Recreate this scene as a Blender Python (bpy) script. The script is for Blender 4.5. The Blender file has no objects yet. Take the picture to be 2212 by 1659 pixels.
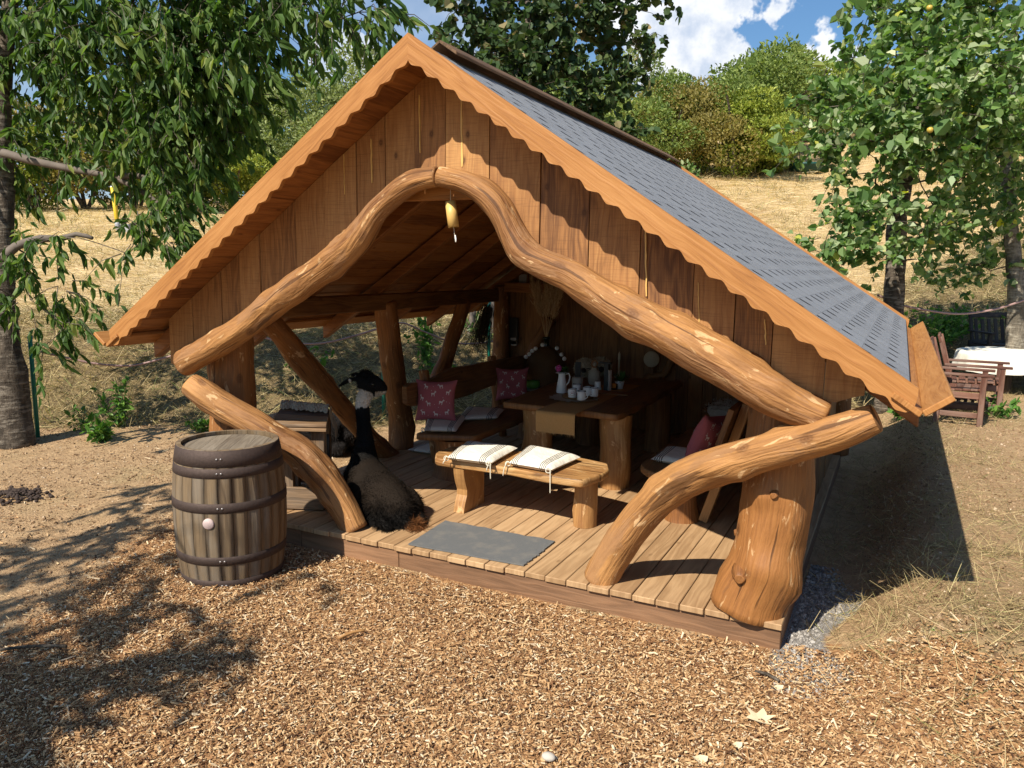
import bpy, math, random
import numpy as np
from mathutils import Vector, Matrix, noise
random.seed(7); RNG=np.random.default_rng(11)
PI=math.pi
scene=bpy.context.scene
COL=scene.collection

# ------------------------------------------------------------------ camera
F_PX,YAW,PITCH,ROLL=1673.671,math.radians(26.41),math.radians(8.65),math.radians(0.74)
CAM=np.array([3.352,-4.975,2.15])
_fw=np.array([-math.sin(YAW)*math.cos(PITCH),math.cos(YAW)*math.cos(PITCH),-math.sin(PITCH)])
_rt=np.array([math.cos(YAW),math.sin(YAW),0.]); _up=np.cross(_rt,_fw)
RT=_rt*math.cos(ROLL)+_up*math.sin(ROLL); UP=-_rt*math.sin(ROLL)+_up*math.cos(ROLL); FW=_fw
cd=bpy.data.cameras.new('camera'); cam=bpy.data.objects.new('camera',cd); COL.objects.link(cam)
cd.sensor_width=36; cd.lens=36*F_PX/2212; cd.clip_start=.05; cd.clip_end=2000
cam.matrix_world=Matrix(((RT[0],UP[0],-FW[0],CAM[0]),(RT[1],UP[1],-FW[1],CAM[1]),(RT[2],UP[2],-FW[2],CAM[2]),(0,0,0,1)))
scene.camera=cam
# surveyed sight lines -> real places in the world
def _ray(px,py): return FW+RT*(px-1106)/F_PX-UP*(py-829.5)/F_PX
def OX(px,py,X): d=_ray(px,py); return CAM+d*(X-CAM[0])/d[0]
def OY(px,py,Y): d=_ray(px,py); return CAM+d*(Y-CAM[1])/d[1]
def OZ(px,py,Z): d=_ray(px,py); return CAM+d*(Z-CAM[2])/d[2]
def AT(px,py,depth): return CAM+_ray(px,py)*depth
def span(P,wpx): return wpx/F_PX*float((np.asarray(P)-CAM)@FW)   # metres spanned by wpx at P

# ------------------------------------------------------------------ light
SUN_AZ,SUN_EL=math.radians(77),math.radians(46)       # direction the light travels, height
sd=bpy.data.lights.new('sun','SUN'); sun=bpy.data.objects.new('sun',sd); COL.objects.link(sun)
sd.energy=5.0; sd.angle=math.radians(.53); sd.color=(1,.93,.82)
_dir=Vector((math.cos(SUN_AZ)*math.cos(SUN_EL),math.sin(SUN_AZ)*math.cos(SUN_EL),-math.sin(SUN_EL)))
sun.rotation_euler=_dir.to_track_quat('-Z','Y').to_euler()
sun.location=(-4,-12,14)
scene.view_settings.view_transform='Standard'; scene.view_settings.look='None'
scene.view_settings.exposure=.6; scene.view_settings.gamma=1

# ------------------------------------------------------------------ node helpers
class NT:
    def __init__(s,tree): s.t=tree; s.t.nodes.clear()
    def n(s,typ,**kw):
        nd=s.t.nodes.new(typ)
        for k,v in kw.items():
            if k.startswith('i_'):
                key=k[2:]; key=int(key) if key.isdigit() else key.replace('_',' ')
                nd.inputs[key].default_value=v
            else: setattr(nd,k,v)
        return nd
    def l(s,a,b): s.t.links.new(a,b)
    def math(s,op,a,b=None,c=None,clamp=False):
        nd=s.t.nodes.new('ShaderNodeMath'); nd.operation=op; nd.use_clamp=clamp
        for i,v in enumerate((a,b,c)):
            if v is None: continue
            if isinstance(v,(int,float)): nd.inputs[i].default_value=v
            else: s.l(v,nd.inputs[i])
        return nd.outputs[0]
    def mix(s,fac,a,b,blend='MIX'):
        nd=s.t.nodes.new('ShaderNodeMix'); nd.data_type='RGBA'; nd.blend_type=blend
        for i,v in ((0,fac),(6,a),(7,b)):
            if isinstance(v,(int,float)): nd.inputs[i].default_value=v
            elif isinstance(v,tuple): nd.inputs[i].default_value=(*v,1) if len(v)==3 else v
            else: s.l(v,nd.inputs[i])
        return nd.outputs[2]
    def noise(s,vec,scale,detail=4,rough=.55,dist=0):
        nd=s.t.nodes.new('ShaderNodeTexNoise'); nd.inputs['Scale'].default_value=scale; nd.inputs['Detail'].default_value=detail
        nd.inputs['Roughness'].default_value=rough; nd.inputs['Distortion'].default_value=dist
        if vec is not None: s.l(vec,nd.inputs['Vector'])
        return nd.outputs['Fac']
    def ramp(s,fac,stops):
        nd=s.t.nodes.new('ShaderNodeValToRGB'); cr=nd.color_ramp
        while len(cr.elements)<len(stops): cr.elements.new(.5)
        for e,(p,c) in zip(cr.elements,stops): e.position=p; e.color=(*c,1)
        s.l(fac,nd.inputs[0]); return nd.outputs[0]
    def smooth(s,v,a,b):
        nd=s.t.nodes.new('ShaderNodeMapRange'); nd.interpolation_type='SMOOTHSTEP'
        nd.inputs[1].default_value=a; nd.inputs[2].default_value=b; s.l(v,nd.inputs[0]); return nd.outputs[0]
    def vmul(s,v,xyz):
        nd=s.t.nodes.new('ShaderNodeVectorMath'); nd.operation='MULTIPLY'; s.l(v,nd.inputs[0]); nd.inputs[1].default_value=xyz; return nd.outputs[0]
    def vadd(s,v,w):
        nd=s.t.nodes.new('ShaderNodeVectorMath'); nd.operation='ADD'; s.l(v,nd.inputs[0]); s.l(w,nd.inputs[1]); return nd.outputs[0]
def new_mat(name):
    m=bpy.data.materials.new(name); m.use_nodes=True; return m,NT(m.node_tree)
def finish(N,color,rough=.6,bump=None,bstr=.3,bdist=.01,spec=.4,transl=None,metal=0,sheen=0):
    p=N.n('ShaderNodeBsdfPrincipled'); o=N.n('ShaderNodeOutputMaterial')
    if isinstance(color,tuple): p.inputs['Base Color'].default_value=(*color,1)
    else: N.l(color,p.inputs['Base Color'])
    if isinstance(rough,(int,float)): p.inputs['Roughness'].default_value=rough
    else: N.l(rough,p.inputs['Roughness'])
    p.inputs['Specular IOR Level'].default_value=spec; p.inputs['Metallic'].default_value=metal
    if sheen: p.inputs['Sheen Weight'].default_value=sheen
    if bump is not None:
        b=N.n('ShaderNodeBump'); b.inputs['Strength'].default_value=bstr; b.inputs['Distance'].default_value=bdist
        N.l(bump,b.inputs['Height']); N.l(b.outputs[0],p.inputs['Normal'])
    if transl:
        t=N.n('ShaderNodeBsdfTranslucent'); N.l(transl[1],t.inputs[0]) if not isinstance(transl[1],tuple) else setattr(t.inputs[0],'default_value',(*transl[1],1))
        ms=N.n('ShaderNodeMixShader'); ms.inputs[0].default_value=transl[0]
        N.l(p.outputs[0],ms.inputs[1]); N.l(t.outputs[0],ms.inputs[2]); N.l(ms.outputs[0],o.inputs[0])
    else: N.l(p.outputs[0],o.inputs[0])
    return p

def wood(name,light,mid,dark,rough=.5,fig=9,streak=.5,var=.3,patch=None,knots=.0,saw=0.,bstr=.35,grey=None):
    m,N=new_mat(name)
    uv=N.n('ShaderNodeTexCoord').outputs['UV']; isl=N.n('ShaderNodeNewGeometry').outputs['Random Per Island']
    comb=N.n('ShaderNodeCombineXYZ'); N.l(N.math('MULTIPLY',isl,37.),comb.inputs[0]); N.l(N.math('MULTIPLY',isl,91.),comb.inputs[1]); N.l(N.math('MULTIPLY',isl,13.),comb.inputs[2])
    c=N.vadd(uv,comb.outputs[0])
    warp=N.noise(N.vmul(c,(5,1.6,1)),1,3)
    wv=N.n('ShaderNodeCombineXYZ'); N.l(N.math('MULTIPLY_ADD',warp,.09,-.045),wv.inputs[0])
    cw=N.vadd(c,wv.outputs[0])
    broad=N.noise(N.vmul(cw,(fig,fig*.085,1)),1,3,.5)
    cont=N.math('MULTIPLY',N.math('PINGPONG',N.math('MULTIPLY',broad,9.),.5),2.)
    fine=N.noise(N.vmul(cw,(150,3.2,1)),1,4,.65)
    tone=N.noise(N.vmul(c,(2.2,.9,1)),1,4,.6)
    f=N.math('ADD',N.math('MULTIPLY',cont,.11 if patch else .20),N.math('ADD',N.math('MULTIPLY',fine,streak),N.math('MULTIPLY',tone,.75)))
    f=N.math('ADD',f,N.math('MULTIPLY_ADD',isl,var,-.5*var-.32))
    col=N.ramp(f,[(.12,dark),(.45,mid),(.85,light)])
    if patch:
        pm=N.smooth(N.noise(N.vmul(cw,(7,2.2,1)),1,5,.6,.6),.55,.60); col=N.mix(N.math('MULTIPLY',pm,patch[0]),col,patch[1])
        pm2=N.smooth(N.noise(N.vmul(cw,(16,5,1)),1,5,.65,.8),.60,.66); col=N.mix(N.math('MULTIPLY',pm2,.55),col,(.70,.47,.24)); ck=N.smooth(N.noise(N.vmul(cw,(22,.8,1)),1,2,.5),.345,.32); col=N.mix(N.math('MULTIPLY',ck,.8),col,tuple(x*.5 for x in dark))
    if grey:
        gm=N.smooth(N.noise(N.vmul(c,(3,1.1,1)),1,5,.65),.45,.65); col=N.mix(N.math('MULTIPLY',gm,grey[0]),col,grey[1])
    if knots:
        v=N.n('ShaderNodeTexVoronoi'); v.inputs['Scale'].default_value=1; v.inputs['Randomness'].default_value=1; v.voronoi_dimensions='2D'
        N.l(N.vmul(cw,(2.4,1.5,1)),v.inputs['Vector'])
        k=N.smooth(v.outputs['Distance'],knots,knots*.35); rg=N.math('PINGPONG',N.math('MULTIPLY',v.outputs['Distance'],60.),1.); col=N.mix(N.math('MULTIPLY',k,N.math('MULTIPLY_ADD',rg,.4,.5)),col,tuple(x*.8 for x in dark))
    if saw:
        sw=N.noise(N.vmul(c,(6,160,1)),1,2); col=N.mix(N.math('MULTIPLY',N.smooth(sw,.5,.7),saw),col,dark)
    if patch: f=f
    hew=N.noise(N.vmul(cw,(20,7,1)),1,4,.6); hgt=N.math('ADD',N.math('MULTIPLY',fine,.7),cont)
    if patch: hgt=N.math('ADD',hgt,N.math('MULTIPLY',hew,3.))
    finish(N,col,rough,hgt,bstr,.007 if patch else .004,.3)
    return m
def plain(name,col,rough=.6,spec=.4,nscale=40,amt=.25,bstr=0.,metal=0,coord='Object',sheen=0):
    m,N=new_mat(name); co=N.n('ShaderNodeTexCoord').outputs[coord]
    f=N.noise(co,nscale,5,.6); c=N.mix(N.math('MULTIPLY',f,amt*1.6,clamp=True),col,tuple(x*.35 for x in col))
    finish(N,c,rough,f if bstr else None,bstr,.005,spec,metal=metal,sheen=sheen); return m
def island(name,stops,rough=.7,transl=0.,tcol=None,spec=.3,fine=0,tgain=1.6):
    m,N=new_mat(name); isl=N.n('ShaderNodeNewGeometry').outputs['Random Per Island']
    col=N.ramp(isl,stops)
    if fine:
        f=N.noise(N.n('ShaderNodeTexCoord').outputs['Object'],fine,3); col=N.mix(N.math('MULTIPLY',f,.5),col,(0,0,0),'MULTIPLY')
    if transl:
        t=N.mix(1.,col,tcol or (tgain,tgain*1.1,tgain*.5),'MULTIPLY'); finish(N,col,rough,spec=spec,transl=(transl,t))
    else: finish(N,col,rough,spec=spec)
    return m

M={}
M['log']=wood('oiled_log',(.55,.31,.125),(.42,.205,.068),(.16,.066,.022),.66,9,.42,.12,(.65,(.28,.145,.065)),.085,0,.55)
M['logdark']=wood('stained_post',(.42,.195,.06),(.30,.125,.036),(.11,.042,.014),.58,9,.5,.2,(.45,(.18,.08,.03)),.085,0,.35)
M['barge']=wood('barge_wood',(.45,.215,.068),(.345,.148,.04),(.18,.066,.018),.62,8,.75,.1,None,.0)
M['gable']=wood('gable_boards',(.46,.24,.085),(.32,.148,.05),(.12,.05,.02),.64,8,.7,.42,None,.055,.3)
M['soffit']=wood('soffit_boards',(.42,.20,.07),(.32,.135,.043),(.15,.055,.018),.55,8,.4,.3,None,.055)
M['deck']=wood('deck_boards',(.55,.375,.205),(.465,.295,.15),(.29,.17,.08),.7,6,.3,.2,None,.055,0,.25)
M['fascia']=wood('deck_fascia',(.33,.19,.105),(.27,.145,.075),(.15,.08,.042),.65,7,.35,.2)
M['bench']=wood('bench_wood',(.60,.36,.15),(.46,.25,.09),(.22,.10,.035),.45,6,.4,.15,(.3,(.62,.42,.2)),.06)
M['inner']=wood('inner_wood_shaded',(.33,.17,.065),(.22,.105,.038),(.09,.038,.015),.55,7,.45,.3,None,.055)  # same hut wood, with the unlit interior's shade put into its colour
M['ridge']=wood('ridge_boards',(.24,.145,.075),(.17,.095,.045),(.07,.04,.02),.7,8,.4,.2)
M['barrel']=wood('barrel_staves',(.24,.17,.095),(.18,.122,.066),(.095,.064,.038),.78,6,.5,.22,None,0,0,.4,(.5,(.22,.19,.15)))
M['barrelhead']=wood('barrel_head',(.27,.225,.17),(.20,.165,.12),(.11,.085,.06),.75,9,.4,.25)
M['oldwood']=wood('weathered_table',(.40,.27,.15),(.27,.165,.085),(.09,.05,.025),.7,9,.5,.5,None,.055,0,.4,(.25,(.30,.26,.21)))
M['redwood']=wood('worn_red_wood',(.27,.14,.095),(.15,.062,.038),(.07,.028,.018),.6,9,.5,.3,None,0,0,.4,(.35,(.36,.26,.20)))
M['darkwood']=wood('blackened_wood',(.09,.075,.065),(.05,.04,.036),(.02,.016,.014),.6,9,.5,.3)
M['hoop']=plain('rusty_hoop',(.10,.068,.055),.7,.4,60,.6,.3,.5)
M['steel']=plain('rivet_steel',(.35,.32,.30),.4,.5,80,.3,0,.8)
M['bung']=plain('bung',(.62,.47,.43),.6)
M['white']=plain('enamel_white',(.78,.78,.77),.25,.5,20,.08)
M['cream']=plain('cream_wool',(.55,.47,.34),.9,.1,60,.3,.5)
M['sheepskin']=plain('sheepskin',(.62,.58,.50),.95,.1,40,.3,.8)
M['black']=plain('black_iron',(.02,.02,.022),.45)
M['rope']=plain('cotton_tie',(.72,.66,.52),.85,.1,120,.25)
M['lace']=plain('lace',(.62,.56,.45),.9,.1,90,.5,.6)
M['burlap']=plain('burlap',(.56,.32,.125),.9,.1,160,.5,.6)
M['pinkflower']=plain('pink_petals',(.65,.10,.35),.6,.2,30,.3)
M['green']=plain('plant_green',(.06,.14,.03),.6,.3,30,.4)
M['greenbowl']=plain('green_bowl',(.12,.35,.06),.35)
M['orange']=plain('orange_wax',(.75,.28,.05),.5)
M['greenpost']=plain('green_post',(.012,.20,.13),.45,.5,40,.3)
M['wire']=plain('fence_wire',(.05,.055,.045),.6)
M['hose']=plain('pink_hose',(.42,.26,.23),.45,.5,12,.4)
M['bamboo']=plain('bamboo',(.72,.46,.14),.45,.4,20,.2)
M['yellow']=plain('yellow_pipe',(.75,.52,.03),.5)
M['grey']=plain('grey_plastic',(.35,.36,.37),.5)
M['tank']=plain('tank_green',(.015,.075,.06),.5)
M['apple']=plain('apple_skin',(.60,.42,.07),.4,.5,25,.3)
M['stone']=plain('pale_stone',(.55,.50,.42),.85,.2,25,.4,.5)
M['stoneware']=plain('stoneware',(.50,.47,.42),.35)
M['darkglass']=plain('dark_glass',(.012,.02,.012),.08,.6)
M['wicker']=plain('wicker',(.16,.085,.035),.7,.3,90,.6,.8)
M['plume']=island('pampas',[(0,(.42,.29,.15)),(1,(.60,.44,.26))],.9)
M['straw']=island('dry_straw',[(0,(.42,.30,.14)),(.35,(.62,.47,.25)),(.8,(.78,.63,.37)),(1,(.86,.74,.48))],.8,.15)
M['drygrass']=island('bank_grass',[(0,(.09,.075,.03)),(.3,(.21,.16,.07)),(.6,(.40,.31,.145)),(.86,(.60,.47,.25)),(1,(.15,.21,.05))],.8,.15)
M['chips']=island('wood_chips',[(0,(.095,.046,.023)),(.12,(.23,.108,.046)),(.34,(.43,.23,.095)),(.62,(.61,.365,.165)),(.86,(.80,.56,.295)),(1,(.88,.73,.50))],.75,fine=60)
def bark_mat(name,base,pale,amt):
    m,N=new_mat(name); co=N.n('ShaderNodeTexCoord').outputs['Object']
    f=N.noise(N.vmul(co,(14,14,5)),1,7,.7); h=N.noise(N.vmul(co,(5,5,26)),1,5,.65); l=N.noise(N.vmul(co,(3.5,3.5,2.2)),1,5,.6)
    c=N.mix(N.smooth(f,.38,.66),tuple(x*.45 for x in base),base); c=N.mix(N.math('MULTIPLY',N.smooth(h,.48,.62),amt),c,pale); c=N.mix(N.math('MULTIPLY',N.smooth(l,.55,.62),.7),c,tuple(x*.35 for x in base))
    finish(N,c,.9,N.math('ADD',f,N.math('MULTIPLY',h,.8)),1.,.035,.2); return m
M['bark']=bark_mat('cherry_bark',(.12,.095,.07),(.26,.22,.17),.75)
M['barkpale']=bark_mat('pale_bark',(.25,.21,.155),(.36,.32,.25),.6)
M['old_barkpale']=plain('pale_bark',(.24,.205,.155),.85,.2,5,.9,.9)
M['barkgrey']=plain('birch_bark',(.22,.18,.145),.8,.2,6,.6,.7)
M['twig']=plain('twigs',(.05,.035,.022),.8)
M['leafcherry']=island('cherry_leaves',[(0,(.04,.085,.02)),(.55,(.08,.145,.032)),(.9,(.135,.205,.05)),(1,(.24,.27,.07))],.5,.42,spec=.28)
M['leafmaple']=island('maple_leaves',[(0,(.03,.06,.022)),(.7,(.055,.095,.032)),(.95,(.11,.14,.05)),(1,(.33,.25,.13))],.5,.28)
M['leafapple']=island('apple_leaves',[(0,(.065,.13,.04)),(.4,(.13,.225,.06)),(.75,(.23,.32,.13)),(.98,(.40,.45,.27)),(1,(.65,.62,.06))],.42,.38,spec=.3)
M['leafmid']=island('bush_leaves',[(0,(.09,.14,.03)),(.6,(.165,.225,.052)),(1,(.28,.33,.095))],.6,.25)
M['leafyel']=island('yellow_bush',[(0,(.15,.20,.03)),(.6,(.26,.31,.045)),(1,(.38,.40,.08))],.6,.25)
M['leafbrown']=island('rust_bush',[(0,(.16,.14,.04)),(.6,(.26,.22,.06)),(1,(.30,.24,.075))],.6,.25)
M['leafpale']=island('poplar_leaves',[(0,(.15,.19,.06)),(.6,(.23,.28,.10)),(1,(.34,.37,.17))],.6,.25)
M['weed']=island('weed_leaves',[(0,(.05,.12,.02)),(.6,(.10,.22,.035)),(1,(.20,.33,.07))],.5,.3)
M['clod']=plain('dark_clods',(.075,.055,.045),.95,.1,60,.5,.5)
M['deadleaf']=plain('dead_leaf',(.72,.58,.36),.7,.2,20,.25)

def cushion_mat():
    m,N=new_mat('striped_linen'); uv=N.n('ShaderNodeTexCoord').outputs['UV']
    sx=N.n('ShaderNodeSeparateXYZ'); N.l(uv,sx.inputs[0]); x=sx.outputs[0]
    def band(a,b,k):
        inb=N.math('MULTIPLY',N.math('GREATER_THAN',x,a),N.math('LESS_THAN',x,b))
        fr=N.math('FRACT',N.math('MULTIPLY',N.math('SUBTRACT',x,a),k/(b-a)))
        return N.math('MULTIPLY',inb,N.math('LESS_THAN',fr,.5))
    s=N.math('MAXIMUM',band(.06,.22,4),band(.72,.88,4))
    w=N.noise(N.vmul(uv,(1,1,1)),90,3); col=N.mix(N.math('MULTIPLY',w,.25),(.78,.73,.62),(.62,.56,.45))
    col=N.mix(N.math('MULTIPLY',s,.92),col,(.05,.05,.048)); finish(N,col,.9,N.noise(uv,9,4),.5,.02,.1); return m
M['linen']=cushion_mat()
M['redcloth']=plain('red_cotton',(.40,.12,.135),.85,.1,120,.25,.25)
M['print']=plain('white_print',(.66,.60,.56),.85,.1,60,.15)
def tablecloth_mat():
    m,N=new_mat('white_cloth'); co=N.n('ShaderNodeTexCoord').outputs['Object']
    b=N.noise(N.vmul(co,(120,120,4)),1,2); finish(N,N.mix(N.math('MULTIPLY',b,.35),(.80,.76,.65),(.6,.55,.42)),.85,N.noise(co,6,3),.4,.03,.1); return m
M['cloth']=tablecloth_mat()
def shingle_mat():
    m,N=new_mat('bitumen_shingle'); co=N.n('ShaderNodeTexCoord').outputs['Object']; isl=N.n('ShaderNodeNewGeometry').outputs['Random Per Island']
    g=N.noise(co,420,2,.7); b=N.noise(co,3,3)
    col=N.mix(g,(.145,.154,.166),(.295,.31,.33)); col=N.mix(N.math('MULTIPLY',isl,.3),col,(.13,.135,.145)); col=N.mix(N.math('MULTIPLY',b,.2),col,(.3,.3,.29))
    finish(N,col,.85,g,.5,.004,.3); return m
M['shingle']=shingle_mat()
def mat_mat():
    m,N=new_mat('grey_mat'); co=N.n('ShaderNodeTexCoord').outputs['Object']
    g=N.noise(co,260,3,.7); b=N.noise(co,7,5,.65); r=N.noise(N.vmul(co,(220,20,1)),1,2)
    col=N.mix(g,(.075,.078,.078),(.185,.188,.185)); col=N.mix(N.math('MULTIPLY',N.smooth(b,.45,.7),.35),col,(.26,.23,.185))
    finish(N,col,.9,N.math('ADD',g,r),.6,.006,.2); return m
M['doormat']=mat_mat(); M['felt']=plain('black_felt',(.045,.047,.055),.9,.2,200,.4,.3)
def ground_mat():
    m,N=new_mat('ground_cover'); co=N.n('ShaderNodeTexCoord').outputs['Object']
    a=N.n('ShaderNodeVertexColor',layer_name='cover'); sp=N.n('ShaderNodeSeparateColor'); N.l(a.outputs[0],sp.inputs[0])
    n1=N.noise(co,.7,6,.62); n2=N.noise(co,6,6,.65); n3=N.noise(co,45,5,.7)
    edge=N.math('MULTIPLY_ADD',N.math('ADD',n2,n3),.5,-.5)
    dirt=N.mix(N.smooth(n2,.35,.7),(.38,.245,.13),(.52,.35,.19)); dirt=N.mix(N.smooth(n3,.5,.75),dirt,(.29,.18,.09)); dirt=N.mix(N.math('MULTIPLY',N.smooth(n1,.5,.66),.4),dirt,(.36,.28,.14))
    chip=N.mix(N.smooth(n3,.35,.65),(.27,.13,.058),(.50,.28,.125)); chip=N.mix(N.smooth(N.noise(co,110,2,.6),.55,.7),chip,(.46,.29,.13))
    field=N.mix(N.smooth(N.noise(N.vmul(co,(1.6,6,1)),1,8,.75),.38,.62),(.42,.29,.14),(.68,.51,.28)); field=N.mix(N.math('MULTIPLY',N.smooth(N.noise(co,.45,7,.7),.47,.66),.75),field,(.38,.25,.12)); field=N.mix(N.smooth(n3,.5,.8),field,(.46,.34,.17))
    bank=N.mix(N.smooth(n2,.35,.7),(.115,.08,.04),(.31,.22,.105)); bank=N.mix(N.smooth(n3,.5,.72),bank,(.42,.32,.16))
    grav=N.mix(N.smooth(N.noise(co,130,3,.7),.35,.65),(.17,.155,.135),(.42,.39,.35))
    def m_(ch): return N.smooth(N.math('ADD',ch,edge),.38,.62)
    c=N.mix(m_(sp.outputs[1]),dirt,bank); c=N.mix(m_(a.outputs[1]),c,field)
    c=N.mix(m_(sp.outputs[0]),c,chip); c=N.mix(m_(sp.outputs[2]),c,grav)
    finish(N,c,.95,N.math('ADD',N.math('MULTIPLY',n3,.6),n2),.9,.05,.15); return m
M['ground']=ground_mat()

# ------------------------------------------------------------------ objects
def tag(o,label,cat,group=None,kind=None):
    o['label']=label; o['category']=cat
    if group: o['group']=group
    if kind: o['kind']=kind
    return o
def thing(name,label,cat,loc=(0,0,0),group=None):
    o=bpy.data.objects.new(name,None); COL.objects.link(o); o.location=[float(v) for v in loc]; o.empty_display_size=.2
    return tag(o,label,cat,group)
def _world(o):
    m=Matrix.LocRotScale(o.location,o.rotation_euler,o.scale)
    return (_world(o.parent)@o.matrix_parent_inverse@m) if o.parent else m
def link(me,name,parent=None,mat=None,label=None):
    o=bpy.data.objects.new(name,me); COL.objects.link(o)
    if mat: me.materials.append(M[mat] if isinstance(mat,str) else mat)
    if parent: o.parent=parent; o.matrix_parent_inverse=_world(parent).inverted()
    if label: o['label']=label
    return o
class B:
    """collects faces of one mesh, with metre UVs"""
    def __init__(s): s.v=[]; s.f=[]; s.uv=[]; s.sm=[]
    def face(s,idx,uv,smooth=False): s.f.append(idx); s.uv.append(uv); s.sm.append(smooth)
    def add(s,pts): k=len(s.v); s.v.extend([tuple(map(float,p)) for p in pts]); return k
    def hexa(s,c8,along=2,bev=0.):
        """c8: 8 corners, index bits x=1,y=2,z=4"""
        c=[np.asarray(p,float) for p in c8]
        for q,(a,b) in (((0,2,3,1),(1,0)),((4,5,7,6),(0,1)),((0,1,5,4),(0,2)),((2,6,7,3),(2,0)),((0,4,6,2),(2,1)),((1,3,7,5),(1,2))):
            k=s.add([c[i] for i in q]); e=[c[i] for i in q]
            # u across, v along
            ax=[np.linalg.norm(e[1]-e[0]),np.linalg.norm(e[3]-e[0])]
            if a==along: uv=[(0,0),(0,ax[0]),(ax[1],ax[0]),(ax[1],0)]
            else: uv=[(0,0),(ax[0],0),(ax[0],ax[1]),(0,ax[1])]
            o=random.random()*3; s.face((k,k+1,k+2,k+3),[(u+o,v) for u,v in uv])
    def box(s,c,size,rot=None,along=None):
        c=np.asarray(c,float); h=np.asarray(size,float)/2
        if along is None: along=int(np.argmax(size))
        R=np.array(rot) if rot is not None else np.eye(3)
        s.hexb([c+R@(h*np.array([1 if i&1 else -1,1 if i&2 else -1,1 if i&4 else -1])) for i in range(8)],along)
    def hexb(s,c8,along=2,bev=.004):
        """connected 8-corner block with tiny chamfers (one island)"""
        c=np.array(c8,float); cen=c.mean(0); V=[];
        # three inset copies of each corner
        for i in range(8):
            for ax in range(3):
                p=c[i].copy()
                for a2 in range(3):
                    if a2==ax: continue
                    j=i^(1<<a2); e=c[j]-c[i]; L=np.linalg.norm(e)+1e-9; p=p+e/L*min(bev,L*.3)
                V.append(p)
        k=s.add(V); I=lambda i,ax:k+i*3+ax
        ex=c[1]-c[0]; ey=c[2]-c[0]; ez=c[4]-c[0]; axs=[ex/(np.linalg.norm(ex)+1e-9),ey/(np.linalg.norm(ey)+1e-9),ez/(np.linalg.norm(ez)+1e-9)]
        def uvof(idx,ax):
            o=[a for a in range(3) if a!=ax]; u,w=o
            if u==along: u,w=w,u
            return [(float((np.array(s.v[q])-c[0])@axs[u])+ax*.37,float((np.array(s.v[q])-c[0])@axs[w])) for q in idx]
        for ax,sets in ((2,((0,2,3,1),(4,5,7,6))),(1,((0,1,5,4),(2,6,7,3))),(0,((0,4,6,2),(1,3,7,5)))):
            for q in sets:
                idx=tuple(I(i,ax) for i in q); s.face(idx,uvof(idx,ax))
        for ax in range(3):          # edges along axis ax
            a,b=[t for t in range(3) if t!=ax]
            for i in range(8):
                if i&(1<<ax): continue
                j=i|(1<<ax); idx=(I(i,a),I(j,a),I(j,b),I(i,b)); s.face(idx,uvof(idx,a))
        for i in range(8):
            idx=(I(i,0),I(i,1),I(i,2)); s.face(idx,uvof(idx,2))
    def tube(s,P,R,n=16,rough=.05,seed=0,cap=True,flat=None,smooth=True,knobs=0,v0=0,nf=1.):
        P=np.array(P,float); R=np.array(R,float); m=len(P)
        T=np.gradient(P,axis=0); T/=np.linalg.norm(T,axis=1)[:,None]+1e-9
        up=np.array([0,0,1.]) if abs(T[0][2])<.9 else np.array([0,1.,0])
        N0=np.cross(T[0],up); N0/=np.linalg.norm(N0); rings=[]; L=0
        kb=[(random.random()*m,random.random()*2*PI,random.uniform(.10,.22)) for _ in range(knobs)]
        dl=np.concatenate([[0],np.cumsum(np.linalg.norm(np.diff(P,axis=0),axis=1))])
        for i in range(m):
            N0=N0-T[i]*(N0@T[i]); N0/=np.linalg.norm(N0)+1e-9; B0=np.cross(T[i],N0); ring=[]
            for j in range(n):
                a=2*PI*j/n; r=R[i]
                if rough: r*=1+rough*2*noise.noise((math.cos(a)*1.1*nf+seed,math.sin(a)*1.1*nf,dl[i]*3.2+seed*7))+rough*.7*noise.noise((math.cos(a)*3+seed,math.sin(a)*3,dl[i]*9))
                for (ki,ka,kh) in kb:
                    da=(a-ka+PI)%(2*PI)-PI; dx=(dl[i]-dl[min(m-1,int(ki))])
                    r*=1+kh*math.exp(-(da/.5)**2-(dx/.07)**2)
                x=math.cos(a)*r; y=math.sin(a)*r
                if flat: x*=flat[0]; y*=flat[1]
                ring.append(P[i]+N0*x+B0*y)
            rings.append(ring)
        k=s.add([p for r in rings for p in r])
        rm=float(R.mean())
        for i in range(m-1):
            for j in range(n):
                j2=(j+1)%n
                s.face((k+i*n+j,k+i*n+j2,k+(i+1)*n+j2,k+(i+1)*n+j),[(2*PI*rm*j/n,v0+dl[i]),(2*PI*rm*(j+1)/n,v0+dl[i]),(2*PI*rm*(j+1)/n,v0+dl[i+1]),(2*PI*rm*j/n,v0+dl[i+1])],smooth)
        if cap:
            for i,sg in ((0,-1),(m-1,1)):
                ids=[k+i*n+j for j in range(n)]
                inner=s.add([P[i]+(np.array(s.v[q])-P[i])*.8+T[i]*sg*R[i]*.10 for q in ids]); ctr=s.add([P[i]+T[i]*sg*R[i]*.12])
                for j in range(n):
                    j2=(j+1)%n; q=(ids[j],inner+j,inner+j2,ids[j2]) if sg<0 else (ids[j],ids[j2],inner+j2,inner+j)
                    uvs=lambda ii,a:(math.cos(2*PI*a/n)*.03*ii,math.sin(2*PI*a/n)*.03*ii)
                    s.face(q,[uvs(1,j)]*4,True)
                    t=(inner+j,ctr,inner+j2) if sg<0 else (inner+j,inner+j2,ctr); s.face(t,[uvs(.8,j),(0,0),uvs(.8,j+1)])
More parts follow.
